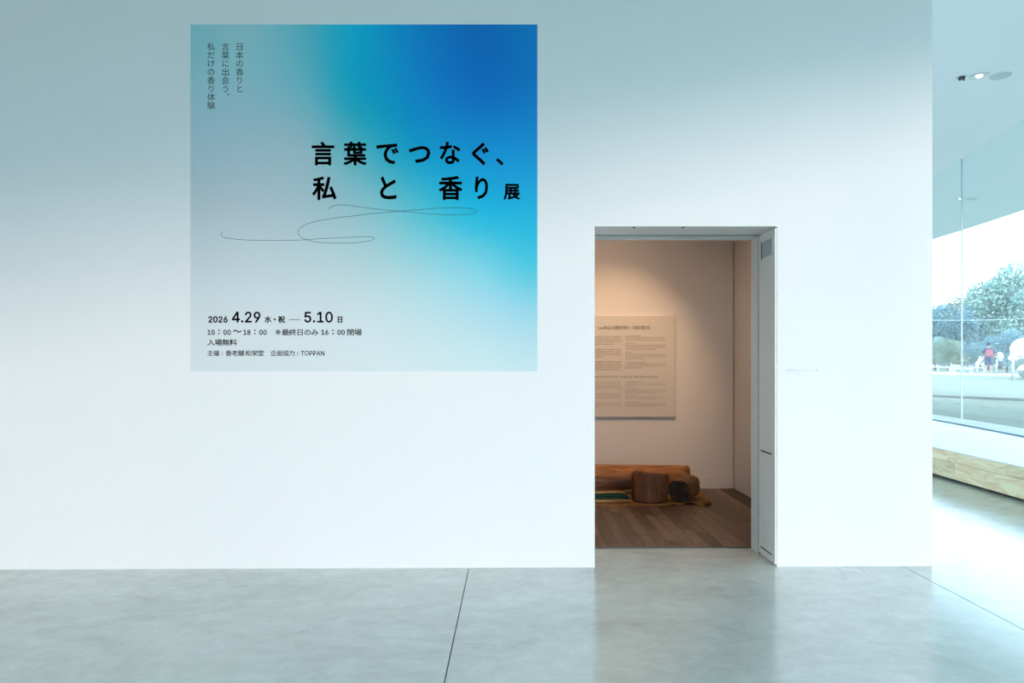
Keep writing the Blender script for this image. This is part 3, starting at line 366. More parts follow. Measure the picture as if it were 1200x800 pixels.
def lettering(name, items, m, parent, y, keep=False):
    """items: (string, px0, py0, px1, py1, boldness[, dx]); boxes are on the plane y, in the photo's pixels"""
    V, F = [], []
    for it in items:
        s, x0, y0, x1, y1, bo = it[:6]
        s_ = s
        vs, fs = text_geo(s, bo)
        ax = min(v[0] for v in vs); bx = max(v[0] for v in vs); ay = min(v[1] for v in vs); by = max(v[1] for v in vs)
        p0, p1 = wall_pt(x0, y1, y), wall_pt(x1, y0, y)
        sx = (p1.x-p0.x)/(bx-ax); sz = (p1.z-p0.z)/(by-ay)
        for ddx in (it[6] if len(it) > 6 else (0,)):
            n0 = len(V)
            V += [(p0.x+(v[0]-ax)*sx+ddx, y, p0.z+(v[1]-ay)*sz) for v in vs]; F += [tuple(i+n0 for i in f) for f in fs]
    me = bpy.data.meshes.new(name); me.from_pydata(V, [], F); me.materials.append(m)
    o = bpy.data.objects.new(name, me); C.objects.link(o); o.parent = parent
    if len(F) > 1 and name != 'letter': o['kind'] = 'stuff'
    return o
def cells(col_cx, cy0, pitch, size, chars, bold, dx=(0,)):
    """vertical setting: glyphs keep their own place within an em square"""
    out = []
    for i, ch in enumerate(chars):
        vs, fs = text_geo(ch, 0)
        ax = min(v[0] for v in vs); bx = max(v[0] for v in vs); ay = min(v[1] for v in vs); by = max(v[1] for v in vs)
        cy = cy0+i*pitch; e = size
        X0 = col_cx+(ax-.5)*e; X1 = col_cx+(bx-.5)*e; Y0 = cy-(by-.38)*e; Y1 = cy-(ay-.38)*e
        if ch == '、': X0 += e*.62; X1 += e*.62; Y0 -= e*.62; Y1 -= e*.62
        out.append((ch, X0, Y0, X1, Y1, bold, dx))
    return out

# exhibition poster: thin film on the wall, printed with a colour gradient
PX0, PX1, PY0, PY1 = 223.4, 629.8, 28.7, 434.9
p0, p1 = wall_pt(PX0, PY1), wall_pt(PX1, PY0)
POSTER = [  # print colours, top row first, as sRGB values of the ink under even light
 [(157, 213, 221), (168, 218, 223), (108, 206, 221), (0, 192, 234), (0, 151, 224), (0, 127, 210), (0, 138, 213)],
 [(175, 216, 223), (178, 219, 227), (129, 210, 223), (0, 189, 226), (0, 156, 227), (0, 129, 218), (0, 140, 216)],
 [(195, 215, 224), (196, 216, 224), (178, 213, 219), (77, 198, 216), (0, 172, 224), (0, 158, 227), (0, 156, 224)],
 [(200, 211, 216), (203, 214, 221), (189, 211, 218), (151, 207, 215), (73, 199, 222), (0, 184, 228), (0, 178, 226)],
 [(209, 218, 222), (210, 220, 223), (202, 218, 222), (187, 216, 220), (152, 214, 223), (110, 207, 225), (57, 194, 221)],
 [(215, 224, 226), (217, 225, 228), (214, 224, 227), (209, 223, 227), (197, 223, 228), (178, 219, 229), (155, 213, 226)],
 [(217, 225, 227), (219, 227, 228), (220, 228, 230), (220, 230, 231), (215, 230, 231), (210, 229, 232), (203, 226, 230)],
]
def lin(c): c /= 255; return c/12.92 if c <= .04045 else ((c+.055)/1.055)**2.4
def poster_mesh():
    N = 96; rows = len(POSTER); cols = len(POSTER[0])
    def cr(a,b,c,d,t): return .5*((2*b)+(-a+c)*t+(2*a-5*b+4*c-d)*t*t+(-a+3*b-3*c+d)*t*t*t)
    def at(r,c,k): return POSTER[min(max(r,0),rows-1)][min(max(c,0),cols-1)][k]
    me = bpy.data.meshes.new('film'); V = []; F = []; col = []
    for j in range(N+1):
        for i in range(N+1):
            u = i/N; v = j/N
            V.append((p0.x+(p1.x-p0.x)*u, -.0009, p1.z+(p0.z-p1.z)*v))
            fu = u*(cols-1); fv = v*(rows-1); cu = min(int(fu), cols-2); cv = min(int(fv), rows-2); tu = fu-cu; tv = fv-cv
            px = []
            for k in range(3):
                rr = [cr(*[at(cv+a, cu+b_, k) for b_ in (-1,0,1,2)], tu) for a in (-1,0,1,2)]
                px.append(max(cr(*rr, tv), 0))
            col.append([lin(c) for c in px])
    for j in range(N):
        for i in range(N):
            a = j*(N+1)+i; F.append((a, a+N+1, a+N+2, a+1))
    # thin edge down to the wall
    n0 = len(V)
    ring = [(p0.x,p1.z),(p1.x,p1.z),(p1.x,p0.z),(p0.x,p0.z)]
    for x,z in ring: V.append((x,-.0009,z)); V.append((x,-.0001,z))
    for k in range(4):
        q = (k+1)%4; F.append((n0+2*k, n0+2*q, n0+2*q+1, n0+2*k+1))
    col += [[.5,.6,.65]]*8
    me.from_pydata(V, [], F)
    ca = me.color_attributes.new('print', 'FLOAT_COLOR', 'POINT')
    for i, c in enumerate(col): ca.data[i].color = (*c, 1)
    m = mat('poster_print', (.5,.5,.5), .5, spec=.2); a = m.node_tree.nodes.new('ShaderNodeAttribute'); a.attribute_name = 'print'
    m.node_tree.links.new(a.outputs['Color'], bsdf(m).inputs['Base Color'])
    me.materials.append(m); return me
po = bpy.data.objects.new('exhibition_poster', poster_mesh()); C.objects.link(po)
tag(po, 'large square blue gradient exhibition poster on the white wall', 'poster')
YL = -.0014
B = .026
for it in ([
 ('言',365.2,165.9,392,193.9,B),('葉',402.5,165.9,429.8,193.9,B),('で',441,168.2,467.1,192.5,B),('つ',479,171,504.5,191,B),
 ('な',515.2,165.9,539.5,192.5,B),('ぐ',553,166.8,572.8,193.6,B),('、',581,185.5,590.3,193.6,B),
 ('私',365.9,206.7,394.3,234.5,B),('と',445.2,206.7,464.8,233.5,B),('香',514,206,542,234.5,B),('り',556.5,206.7,572.1,233.5,B),
 ('展',589.9,215.3,609.5,234,.034)]): lettering('letter', [it], M_ink, po, YL)
vt = cells(280.8, 54.7, 9.83, 9.6, '日本の香りと', 0) + cells(264.2, 54.7, 9.83, 9.6, '言葉に出会う、', 0) \
   + cells(247.4, 54.5, 9.87, 9.6, '私だけの香り体験', 0)
lettering('vertical_lettering', vt, M_ink, po, YL)
lettering('date_lettering', [
 ('2026',244,370.3,266.8,378,.03),('4.29',271.7,365,305.3,378,.018),('水・祝',309.8,370.0,334.1,378.3,.036),
 ('5.10',356.5,365,390.1,378,.018),('日',395.6,370.8,401.2,378.1,.036)], M_ink, po, YL)
box('dash', wall_pt(339,0).x, wall_pt(351.6,0).x, YL-.0001, YL+.0002, wall_pt(0,374.8).z, wall_pt(0,374.2).z, M_ink, po)
lettering('hours_lettering', [
 ('10：00 〜 18：00',243.1,386.2,312.6,392.3,.022),('※',322.6,385.9,329.0,392.2,0),('最終日のみ',330.2,385.4,373.1,393,.014),
 ('16：00',376.5,386.2,404.1,392.3,.022),('閉場',406.8,385.4,423.9,393,.014)], M_ink, po, YL)
lettering('admission_lettering', [('入場無料',242.8,397.2,277.7,405,.016)], M_ink, po, YL)
lettering('organiser_lettering', [('主催：香老舗 松栄堂',242.8,410.2,309.2,417,.012),('企画協力：',317,410.2,349.3,417,.012),('TOPPAN',352.6,411,380.2,416.6,.012)], M_ink, po, YL)

# drawn thread of smoke
def ribbon(pts, wd, y):
    # Catmull-Rom through pixel points
    P = [Vector(p) for p in pts]; P = [P[0]*2-P[1]]+P+[P[-1]*2-P[-2]]; out = []
    for i in range(1, len(P)-2):
        for k in range(8):
            t = k/8; a,b,c,d = P[i-1],P[i],P[i+1],P[i+2]
            out.append(.5*((2*b)+(c-a)*t+(2*a-5*b+4*c-d)*t*t+(3*b-a-3*c+d)*t*t*t))
    out.append(P[-2]); V = []; F = []
    for i, p in enumerate(out):
        d = (out[min(i+1,len(out)-1)]-out[max(i-1,0)]).normalized(); n = Vector((-d.y, d.x))*wd
        for q in (p+n, p-n): V.append(wall_pt(q.x, q.y, y))
    for i in range(len(out)-1): F.append((2*i, 2*i+1, 2*i+3, 2*i+2))
    return V, F
sq = [(384.5,244.8),(389,242),(396,240.2),(404,240.1),(412,241),(430,243.5),(450,245.8),(469,247.4),(490,249.3),(510,251.0),(525,251.5),(542,251.5),(551,250.8),(557,249.3),(558.4,247.5),
 (556,245.6),(549,244),(538,243.3),(520,243.6),(500,244.8),(469,247.4),(440,249.8),(415,252.8),(395,255.2),(375,258.3),(361,262),(352,267),(349.2,272.5),(352.5,277.5),(360,281),(372,283.6),(384,284.6),(402,284.7),
 (418,284.2),(430,282.6),(437,280.6),(438.6,278.8),(435,277.6),(424,277.3),(410,278),(392,278.7),(375,279.6),(355,280.9),(330,281.6),(295,281.3),(275,280),(263,278.2),(259.3,275.6),(259.6,273.4),(261.2,272.2)]
V, F = ribbon(sq, .27, YL)
me = bpy.data.meshes.new('smoke_line'); me.from_pydata(V, [], F); me.materials.append(M_line)
o = bpy.data.objects.new('smoke_line', me); C.objects.link(o); o.parent = po

# room sign beside the doorway: vinyl letters on the wall
M_vinyl = mat('pale_grey_vinyl', (.55,.63,.67), .6)
sg = empty('room_sign', wall_pt(940, 434)); sg.location = (0,0,0)
tag(sg, 'tiny pale grey room name lettering on the wall right of the doorway', 'sign')
lettering('sign_lettering', [('市民ギャラリー',920.8,431.7,954,436,0),('A',955.2,431.9,959.2,436,0)], M_vinyl, sg, -.0006)
lettering('small_lettering', [("Citizen's Gallery A",920.8,437.3,942,439.4,0)], mat('paler_vinyl', (.72,.77,.79), .6), sg, -.0006)

# ---------------------------------------------------------------- text panel on the rear gallery wall
M_panel = mat('panel_board', (.66,.62,.57), .6)
YP = BY-.03
dp = YP-CY
q0, q1 = wall_pt(668, 488.3, YP), wall_pt(791.2, 370, YP)
tp = box('text_panel', q0.x, q1.x, YP, BY-.001, q0.z, q1.z, M_panel)
tag(tp, 'square beige text panel hanging on the rear gallery wall above the wood', 'text panel')
yy = YP-.0008
lettering('heading_lettering', [('1400年以上の歴史を持つ、日本の香文化',701,381.3,761.8,386.2,.004)], M_inkbrown, tp, yy)
lettering('english_lettering', [('Japanese incense culture has over 1400 years of history',687,439.8,771.2,443.6,.0)], M_inkbrown, tp, yy)
def rows(name, cols, m, cell, gap):
    V, F = [], []
    for (xa, xb, ys, h) in cols:
        for (yv, frac) in ys:
            x = xa
            while x < xa+(xb-xa)*frac:
                wd = cell*random.uniform(.6,1.15); x2 = min(x+wd, xb); top = random.uniform(0,.25)*h
                for (ya, yb_) in ((yv+top, yv+top+h*.26), (yv+h*.55, yv+h*random.uniform(.78,1))):
                    n0 = len(V); a = wall_pt(x, yb_, yy); b = wall_pt(x2, ya, yy)
                    V += [(a.x,yy,a.z),(b.x,yy,a.z),(b.x,yy,b.z),(a.x,yy,b.z)]; F.append((n0,n0+1,n0+2,n0+3))
                x = x2+gap*random.uniform(.6,1.6)
    me = bpy.data.meshes.new(name); me.from_pydata(V, [], F); me.materials.append(m)
    o = bpy.data.objects.new(name, me); C.objects.link(o); o.parent = tp; o['kind'] = 'stuff'; return o
L1 = [(y,1) for y in (393.5,396.5,399.3)]+[(402.2,.8)]+[(y,1) for y in (408.3,411.2,414)]+[(417,.55)]+[(y,1) for y in (423,425.9,428.7)]+[(431.6,.95)]
R1 = [(392.8,.35),(394.9,1),(397.4,.97),(401.6,.22),(403.7,1),(406,1),(408.3,.75),(412.4,.18),(414.6,1),(416.9,1),(419.2,.5),(423.6,.5),(425.6,1),(427.8,.95),(430.2,.4)]
rows('paragraph_lettering', [(681,728,L1,1.9),(733,780,R1,1.5)], M_inkfine, 1.1, .45)
L2 = [(y,1) for y in (446.8,449.3,451.9,454)]+[(y,1) for y in (460.8,463,465.4)]+[(y,1) for y in (471.8,474.1)]+[(476.5,.45)]
R2 = [(446.6,.4),(448.2,1),(450.2,1),(452,.22),(455,.3),(456.6,1),(458.4,1),(460,.75),(462.8,.3),(464.6,1),(466.6,.75),(470.4,.4),(472.2,1),(474,1),(475.6,.75)]
rows('small_paragraph_lettering', [(681,728,L2,1.0),(733,780,R2,.9)], M_inkfine, .8, .35)

# ---------------------------------------------------------------- aromatic wood, cloths on the gallery floor
def P(px, d, z=None, py=None):
    return Vector(((px-HX)*d/FPX, CY+d, z if z is not None else EYE-(py-HY)*d/FPX))
def wood_mat(name, c1, c2, st=(1.2,9,9), ns=3):
    m = mat(name, c1, .55, spec=.3); noise_col(m, c1, c2, st, ns, 7, .32, .68, .65, 'Object', 1.0); add_bump(m, 9, .5, .02, st); return m
M_log = wood_mat('reddish_log', (.14,.052,.02), (.50,.225,.085))
M_log2 = wood_mat('brown_log', (.065,.03,.018), (.19,.09,.05))
M_stump = wood_mat('stump_brown', (.12,.046,.024), (.29,.125,.064), (9,9,1.0))
M_chunk = wood_mat('chunk_bark', (.10,.045,.022), (.30,.15,.075))
M_cut = mat('dark_cut_face', (.03,.018,.014), .8); noise_col(M_cut, (.018,.012,.010), (.06,.038,.028), (1,1,1), 12, 5)
def hn(a, b, seed):  # smooth lumpy noise
    return (math.sin(a*2.1+seed)+.6*math.sin(a*5.3+b*1.7+seed*2)+.35*math.sin(a*9.1-b*3.1+seed*3))/1.95
def make_log(name, a, b, ra, rb, m, seed, seg=36, rings=26, amp=.09, ridge=None, capm=None, hollow=0, zsq=1.0, parent=None):
    a = Vector(a); b = Vector(b); ax = (b-a); L = ax.length; ax.normalize()
    u = Vector((0,0,1)); u = (u-ax*u.dot(ax)).normalized(); v = ax.cross(u)
    bm = bmesh.new(); R = []
    for i in range(rings+1):
        t = i/rings; r = ra+(rb-ra)*t; c = a+ax*L*t
        ring = []
        for k in range(seg):
            th = 2*PI*k/seg
            q = r*(1+amp*hn(th, t*4, seed)+.02*math.sin(14*th+seed+2*t))
            if ridge: q *= 1+ridge(th, t)
            ring.append(bm.verts.new(c+u*math.cos(th)*q*zsq+v*math.sin(th)*q))
        R.append(ring)
    for p, q in zip(R, R[1:]):
        for k in range(seg): bm.faces.new((p[k], p[(k+1)%seg], q[(k+1)%seg], q[k]))
    nf = len(bm.faces)
    for ring, c, s in ((R[0], a, -1), (R[-1], b, 1)):
        mid = [bm.verts.new(c+(vv.co-c)*.55-ax*s*(.004*math.sin(k*.5+seed)+hollow*.5)) for k, vv in enumerate(ring)]
        cc = bm.verts.new(c-ax*s*hollow)
        for k in range(seg):
            f1 = bm.faces.new((ring[k], ring[(k+1)%seg], mid[(k+1)%seg], mid[k])); f2 = bm.faces.new((mid[k], mid[(k+1)%seg], cc))
            f1.material_index = f2.material_index = 1
    bmesh.ops.recalc_face_normals(bm, faces=bm.faces[:])
    me = bpy.data.meshes.new(name); bm.to_mesh(me); bm.free(); me.materials.append(m); me.materials.append(capm or M_cut)
    for i, p in enumerate(me.polygons): p.use_smooth = i < nf
    o = bpy.data.objects.new(name, me); C.objects.link(o)
    if parent: o.parent = parent
    return o
ZC = ZF+.012
# cloth spread under the pieces
def cloth(name, outline, z0, m, seed, amp=.012, fold=None, parent=None, n=46):
    xs_ = [p[0] for p in outline]; ys_ = [p[1] for p in outline]
    x0, x1, y0, y1 = min(xs_), max(xs_), min(ys_), max(ys_)
    def inside(x, y):
        c = False; j = len(outline)-1
        for i in range(len(outline)):
            xi, yi = outline[i]; xj, yj = outline[j]
            if (yi > y) != (yj > y) and x < (xj-xi)*(y-yi)/(yj-yi)+xi: c = not c
            j = i
        return c
    bm = bmesh.new(); g = {}
    for j in range(n+1):
        for i in range(2*n+1):
            x = x0+(x1-x0)*i/(2*n); y = y0+(y1-y0)*j/n
            if inside(x+1e-5*math.sin(i), y+1e-5):
                h = amp*(max(0, math.sin(x*11+y*5+seed))**2+.7*max(0, math.sin(y*19-x*7+seed*2))**3)
                if fold: h += fold(x, y)
                g[i,j] = bm.verts.new((x, y, z0+h))
    for (i,j), v in g.items():
        if (i+1,j) in g and (i,j+1) in g and (i+1,j+1) in g: bm.faces.new((v, g[i+1,j], g[i+1,j+1], g[i,j+1]))
    top = bm.faces[:]
    r = bmesh.ops.extrude_face_region(bm, geom=top)
    for v in [e for e in r['geom'] if isinstance(e, bmesh.types.BMVert)]: v.co.z += .004
    return obj(name, bm, m, parent, smooth=True)
def fab(name, c1, c2):
    m = mat(name, c1, .9, spec=.1); noise_col(m, c1, c2, (1,1,1), 16, 4); add_bump(m, 260, .3, .003); return m
M_tan = fab('tan_cloth', (.20,.105,.04), (.33,.18,.07)); M_tan2 = fab('pale_tan_cloth', (.30,.185,.09), (.42,.27,.14)); M_green = fab('dark_green_cloth', (.010,.045,.038), (.02,.075,.06))
fr = lambda px, py: (P(px, EYE*FPX/(py-HY), 0)[0], P(px, EYE*FPX/(py-HY), 0)[1])
ol = [(-.5, CY+6.92), fr(700,595), fr(730,594.6), fr(760,595.2), fr(790,594.3), fr(812,593.5), fr(826,595.2), fr(833.5,594.4), fr(832,589), fr(828,584), fr(822,580), (1.75, CY+7.60), (-.5, CY+7.65)]
def crumple(x, y):
    a = P(820, 7.2, 0)[0]
    return .045*math.exp(-((x-(a-.02))/.10)**2-((y-(CY+7.35))/.10)**2)*(1+.6*math.sin(24*x+9*y)) + .020*math.exp(-((x-P(829,6.95,0)[0])/.05)**2-((y-(CY+6.93))/.05)**2) \
        + .018*math.exp(-((x-P(800,6.9,0)[0])/.14)**2-((y-(CY+6.90))/.035)**2)*(1+math.sin(30*x))
ct = cloth('spread_cloth', ol, ZF+.001, M_tan, 1.3, .002, crumple)
tag(ct, 'crumpled tan cloth spread on the dark wooden floor under the logs', 'cloth')
bm = bmesh.new(); e = P(829.5, 6.87, ZF); add_tube(bm, [(e.x-.03,e.y+.03,ZF+.030),(e.x-.005,e.y,ZF+.026),(e.x+.03,e.y+.01,ZF+.022)], [.022,.021,.017], 12)
hm = obj('rolled_corner', bm, M_tan, ct, smooth=True)

# folded cloths stacked at the left
def folded(name, x0, x1, yf, yb_, z, layers, th, m, seed):
    """cloth folded over itself: one zigzag sheet with rounded folds"""
    pts = []; zc = z+th/2
    for k in range(layers):
        a, b = (x0, x1) if k % 2 == 0 else (x1, x0)
        n = 14
        for i in range(n+1):
            t = i/n; xx = a+(b-a)*t; pts.append((xx, zc+k*th*1.15+.003*math.sin(xx*17+k*2+seed)))
        if k < layers-1:
            s = 1 if b == x1 else -1
            for q in (.35,.65): pts.append((b+s*th*.55, zc+k*th*1.15+q*th*1.15))
    bm = bmesh.new(); ny = 8; G = []
    for j in range(ny+1):
        y = yf+(yb_-yf)*j/ny; row = []
        for i, (xx, zz) in enumerate(pts):
            row.append(bm.verts.new((xx+.010*math.sin(j*.9+seed), y+.006*math.sin(xx*13+seed), zz+.002*math.sin(j*1.7+xx*9))))
        G.append(row)
    for j in range(ny):
        for i in range(len(pts)-1): bm.faces.new((G[j][i], G[j][i+1], G[j+1][i+1], G[j+1][i]))
    o = obj(name, bm, m, None, smooth=True)
    md = o.modifiers.new('thickness', 'SOLIDIFY'); md.thickness = th*.85; md.offset = 0
    return o
xl = -.15
fA = folded('folded_cloth', xl, P(736,7.0,0)[0], CY+6.97, CY+7.22, ZF+.013, 2, .011, M_tan2, 1.0)
tag(fA, 'folded tan cloth lowest in the small pile left of the stump', 'cloth')
fB = folded('folded_cloth', xl, P(734,7.03,0)[0], CY+7.00, CY+7.24, ZF+.0405, 2, .018, M_green, 2.2)
tag(fB, 'folded dark green cloth in the middle of the small pile', 'cloth')
fC = folded('folded_cloth', xl, P(733,7.08,0)[0], CY+7.05, CY+7.26, ZF+.084, 1, .014, M_tan2, 3.1)
tag(fC, 'folded pale tan cloth on top of the dark green one', 'cloth')

lgA = make_log('wood_log', P(600, 7.5, .172), P(806.5, 7.5, .198), .150, .112, M_log, 2.0, amp=.07, ridge=lambda th, t: -.25*math.exp(-((th-5.0)/.35)**2)-(.25 if t > .97 else 0)*max(0, -math.cos(th)), hollow=.05)
tag(lgA, 'long reddish brown log lying at the back along the rear wall', 'log')
lgB = make_log('wood_log', P(590, 7.16, .199), P(738, 7.18, .190), .077, .060, M_log2, 4.4, amp=.10, ridge=lambda th, t: -.12*math.sin(3*th+2*t), hollow=.01)
tag(lgB, 'shorter dark brown log lying in front of the long one above the folded cloths', 'log')
# upright stump with a slanting top
def stump():
    bm = bmesh.new(); c = P(761.5, 7.10, ZC); seg = 40; rings = 14; R = []
    base = []
    for k in range(seg):
        th = 2*PI*k/seg
        r = .183*(1+.03*math.sin(3*th+.6)+.015*math.sin(9*th))
        x = r*math.cos(th); y = r*math.sin(th)*.92
        x = max(-.172, min(.172, x)); base.append((x, y))
    for i in range(rings+1):
        t = i/rings; ring = []
        for (x, y) in base:
            top = .300-.115*x-(.34*(y+.10) if y > -.10 else 0)
            bulge = 1+.03*math.sin(t*3.0)-.02*(1-t)
            ring.append(bm.verts.new((c.x+x*bulge+.012*t*(x > 0)+.004*math.sin(t*9+x*20), c.y+y*bulge, c.z+t*(top-.004))))
        R.append(ring)
    for p, q in zip(R, R[1:]):
        for k in range(seg): bm.faces.new((p[k], p[(k+1)%seg], q[(k+1)%seg], q[k]))
    n = len(bm.faces); bm.faces.new(R[0][::-1]); bm.faces.new(R[-1])
    me = bpy.data.meshes.new('wood_stump'); bm.to_mesh(me); bm.free(); me.materials.append(M_stump)
    for i, p in enumerate(me.polygons): p.use_smooth = i < n
    o = bpy.data.objects.new('wood_stump', me); C.objects.link(o); return o
st = stump(); tag(st, 'upright dark brown wood stump with a slanting top', 'stump')
ck = make_log('wood_chunk', P(796, 6.98, .132), P(808.5, 7.24, .150), .112, .112, M_chunk, 7.7, amp=.06, rings=14, ridge=lambda th, t: -.05*math.cos(4*th)+.05*math.sin(t*PI), hollow=.008, zsq=.98)
tag(ck, 'short round wood chunk with a dark cracked cut face right of the stump', 'wood chunk')
# crack in the cut face
bm = bmesh.new(); cf = P(796, 6.96, .132)
pl = [(-.028,.075),(-.012,.035),(.0,.005),(.012,-.02),(.012,-.06),(.018,-.10)]
for (xa,za),(xb,zb_) in zip(pl, pl[1:]): add_tube(bm, [(cf.x+xa,cf.y+.004+xa*.5,cf.z+za),(cf.x+xb,cf.y+.004+xb*.5,cf.z+zb_)], .0035, 6)
tag(obj('crack', bm, M_dark, ck), 'dark crack running down the cut face')

# ---------------------------------------------------------------- gallery spotlight (lights the rear wall, above the view)
tk = empty('track_spotlight', (0,0,0)); tag(tk, 'black track spotlight under the gallery ceiling aimed at the rear wall', 'spotlight')
M_blk = mat('black_metal', (.02,.02,.02), .4)
LP = Vector((1.18, .85, 3.45)); AIM = Vector((1.10, BY, 1.15)); dv = (AIM-LP).normalized()
bm = bmesh.new(); add_tube(bm, [LP-dv*.16, LP-dv*.02, LP], [.035,.045,.05], 20, caps=False); obj('lamp_head', bm, M_blk, tk, smooth=True)
bm = bmesh.new(); add_tube(bm, [LP-dv*.10, (LP.x, LP.y-.06, RH)], .008, 8); obj('stem', bm, M_blk, tk)
def spot(name, loc, aim, watt, col, size, blend, rad):
    ld = bpy.data.lights.new(name, 'SPOT'); ld.energy = watt; ld.color = col; ld.spot_size = math.radians(size); ld.spot_blend = blend; ld.shadow_soft_size = rad
    lo = bpy.data.objects.new(name, ld); C.objects.link(lo); lo.location = loc; lo.rotation_euler = (Vector(aim)-Vector(loc)).to_track_quat('-Z','Y').to_euler(); return lo
sl = spot('warm_lamp', LP+dv*.02, AIM, 210, (1,.64,.36), 50, .8, .03)
sl2 = spot('warm_lamp', (.6, 1.5, 3.5), (1.1, BY-.35, .2), 85, (1,.66,.44), 125, 1.0, .04)
bm = bmesh.new(); add_tube(bm, [(.6,1.46,3.64),(.6,1.5,3.51)], [.035,.05], 20, caps=False)
t2 = obj('track_spotlight', bm, M_blk, None, smooth=True); tag(t2, 'black track spotlight under the gallery ceiling aimed down at the logs', 'spotlight')
bm = bmesh.new(); add_tube(bm, [(.6,1.46,3.60),(.6,1.45,RH)], .008, 8); obj('stem', bm, M_blk, t2)

# ---------------------------------------------------------------- ledge with timber front, below the windows
def bx(y): return 5.13+.053*((y-CY)-8.68)      # x of the timber front
ZL = .372
ys = [CY+1.6+i*.7 for i in range(34)]
poly = [(bx(y), y) for y in (ys[0], ys[-1])] + [(arc(RG+.10, y), y) for y in ys[::-1]]
bm = bmesh.new(); add_prism(bm, poly, ZL-.008, ZL); le = struct(obj('sill_ledge', bm, M_ledge), 'broad white window ledge with a timber front')
bm = bmesh.new(); add_prism(bm, [(x+(.09 if i < 2 else -.02), y) for i, (x, y) in enumerate(poly)], -.1, ZL-.009); obj('plinth', bm, M_dark, le)
def board(ya, yb_, z0, z1, proud=0):
    bm = bmesh.new(); add_prism(bm, [(bx(ya)-.001-proud, ya+.002), (bx(ya)+.05, ya+.002), (bx(yb_)+.05, yb_-.002), (bx(yb_)-.001-proud, yb_-.002)], z0, z1)
    c = Vector((bx(ya), ya, 0)); bmesh.ops.translate(bm, verts=bm.verts[:], vec=-c)
    o = obj('board', bm, M_timber, le, bevel=.002); o.location = c
# joint seen at px 1120
yj = 8.18+CY
zm = .245
ub = [yj-5.9, yj-3.4, yj-.95, yj+.0, yj+3.2, yj+6.4]
for a_, b_ in zip(ub, ub[1:]): board(a_, b_, zm+.002, ZL-.010)
lb = [yj-6.2, yj-2.7, yj, yj+2.9, yj+6.4]
for a_, b_ in zip(lb, lb[1:]): board(a_, b_, .052, zm, .001)

# ---------------------------------------------------------------- curved glass
M_glass = bpy.data.materials.new('window_glass'); M_glass.use_nodes = True
t = M_glass.node_tree; t.nodes.clear()
o_ = t.nodes.new('ShaderNodeOutputMaterial'); mx = t.nodes.new('ShaderNodeMixShader'); tr = t.nodes.new('ShaderNodeBsdfTransparent'); gl = t.nodes.new('ShaderNodeBsdfGlossy'); fn = t.nodes.new('ShaderNodeLayerWeight'); pw = t.nodes.new('ShaderNodeMath'); ma = t.nodes.new('ShaderNodeMath')
tr.inputs[0].default_value = (.86,.945,.98,1); gl.inputs[0].default_value = (.95,1,1,1); gl.inputs['Roughness'].default_value = 0; fn.inputs[0].default_value = .5
pw.operation = 'POWER'; pw.inputs[1].default_value = 5; ma.operation = 'MULTIPLY_ADD'; ma.inputs[1].default_value = .9; ma.inputs[2].default_value = .2
t.links.new(fn.outputs['Facing'], pw.inputs[0]); t.links.new(pw.outputs[0], ma.inputs[0]); t.links.new(ma.outputs[0], mx.inputs[0]); t.links.new(tr.outputs[0], mx.inputs[1]); t.links.new(gl.outputs[0], mx.inputs[2]); t.links.new(mx.outputs[0], o_.inputs[0])
M_seal = mat('glass_joint', (.45,.60,.66), .4)
wn = struct(empty('window_1', (0,0,0)), 'tall frameless curved glass wall of wide panes', None)
a0 = math.atan2(11.67+CY-CYY, 7.42-CX0)      # the joint seen in the photo
da = 3.02/RG
k = -15
while True:
    aa = a0+k*da; xq, yq = ang(RG, aa+da/2)
    if yq > 22: break
    if xq > -17.5:
        zb_ = ZL-.04 if ang(RG, aa)[1] > ys[0]+.2 else .01
        bm = bmesh.new(); n = 3; pin = []; pout = []
        for i in range(n+1):
            tt = aa+.0002+(da-.0004)*i/n; pin.append(ang(RG-.006, tt)); pout.append(ang(RG+.006, tt))
        # a single curved sheet; thickness shows at the joint strips
        va = [bm.verts.new((*p, zb_)) for p in pin]; vb = [bm.verts.new((*p, H-.002)) for p in pin]
        for i in range(n): bm.faces.new((va[i], va[i+1], vb[i+1], vb[i]))
        obj('pane', bm, M_glass, wn)
        c0, c1 = ang(RG-.012, aa-.00010), ang(RG+.012, aa-.00010); c2, c3 = ang(RG+.012, aa+.00010), ang(RG-.012, aa+.00010)
        bm = bmesh.new(); add_prism(bm, [c0,c1,c2,c3], zb_, H-.002); obj('joint_strip', bm, M_seal, wn)
    k += 1
bm = bmesh.new()
M_rail = mat('dark_base_channel', (.20,.30,.35), .4, metal=.3)
pin = [(arc(RG-.02, y), y) for y in ys]; pout = [(arc(RG+.02, y), y) for y in ys]
add_prism(bm, pin+pout[::-1], ZL+.0005, ZL+.022); obj('base_channel', bm, M_rail, wn)

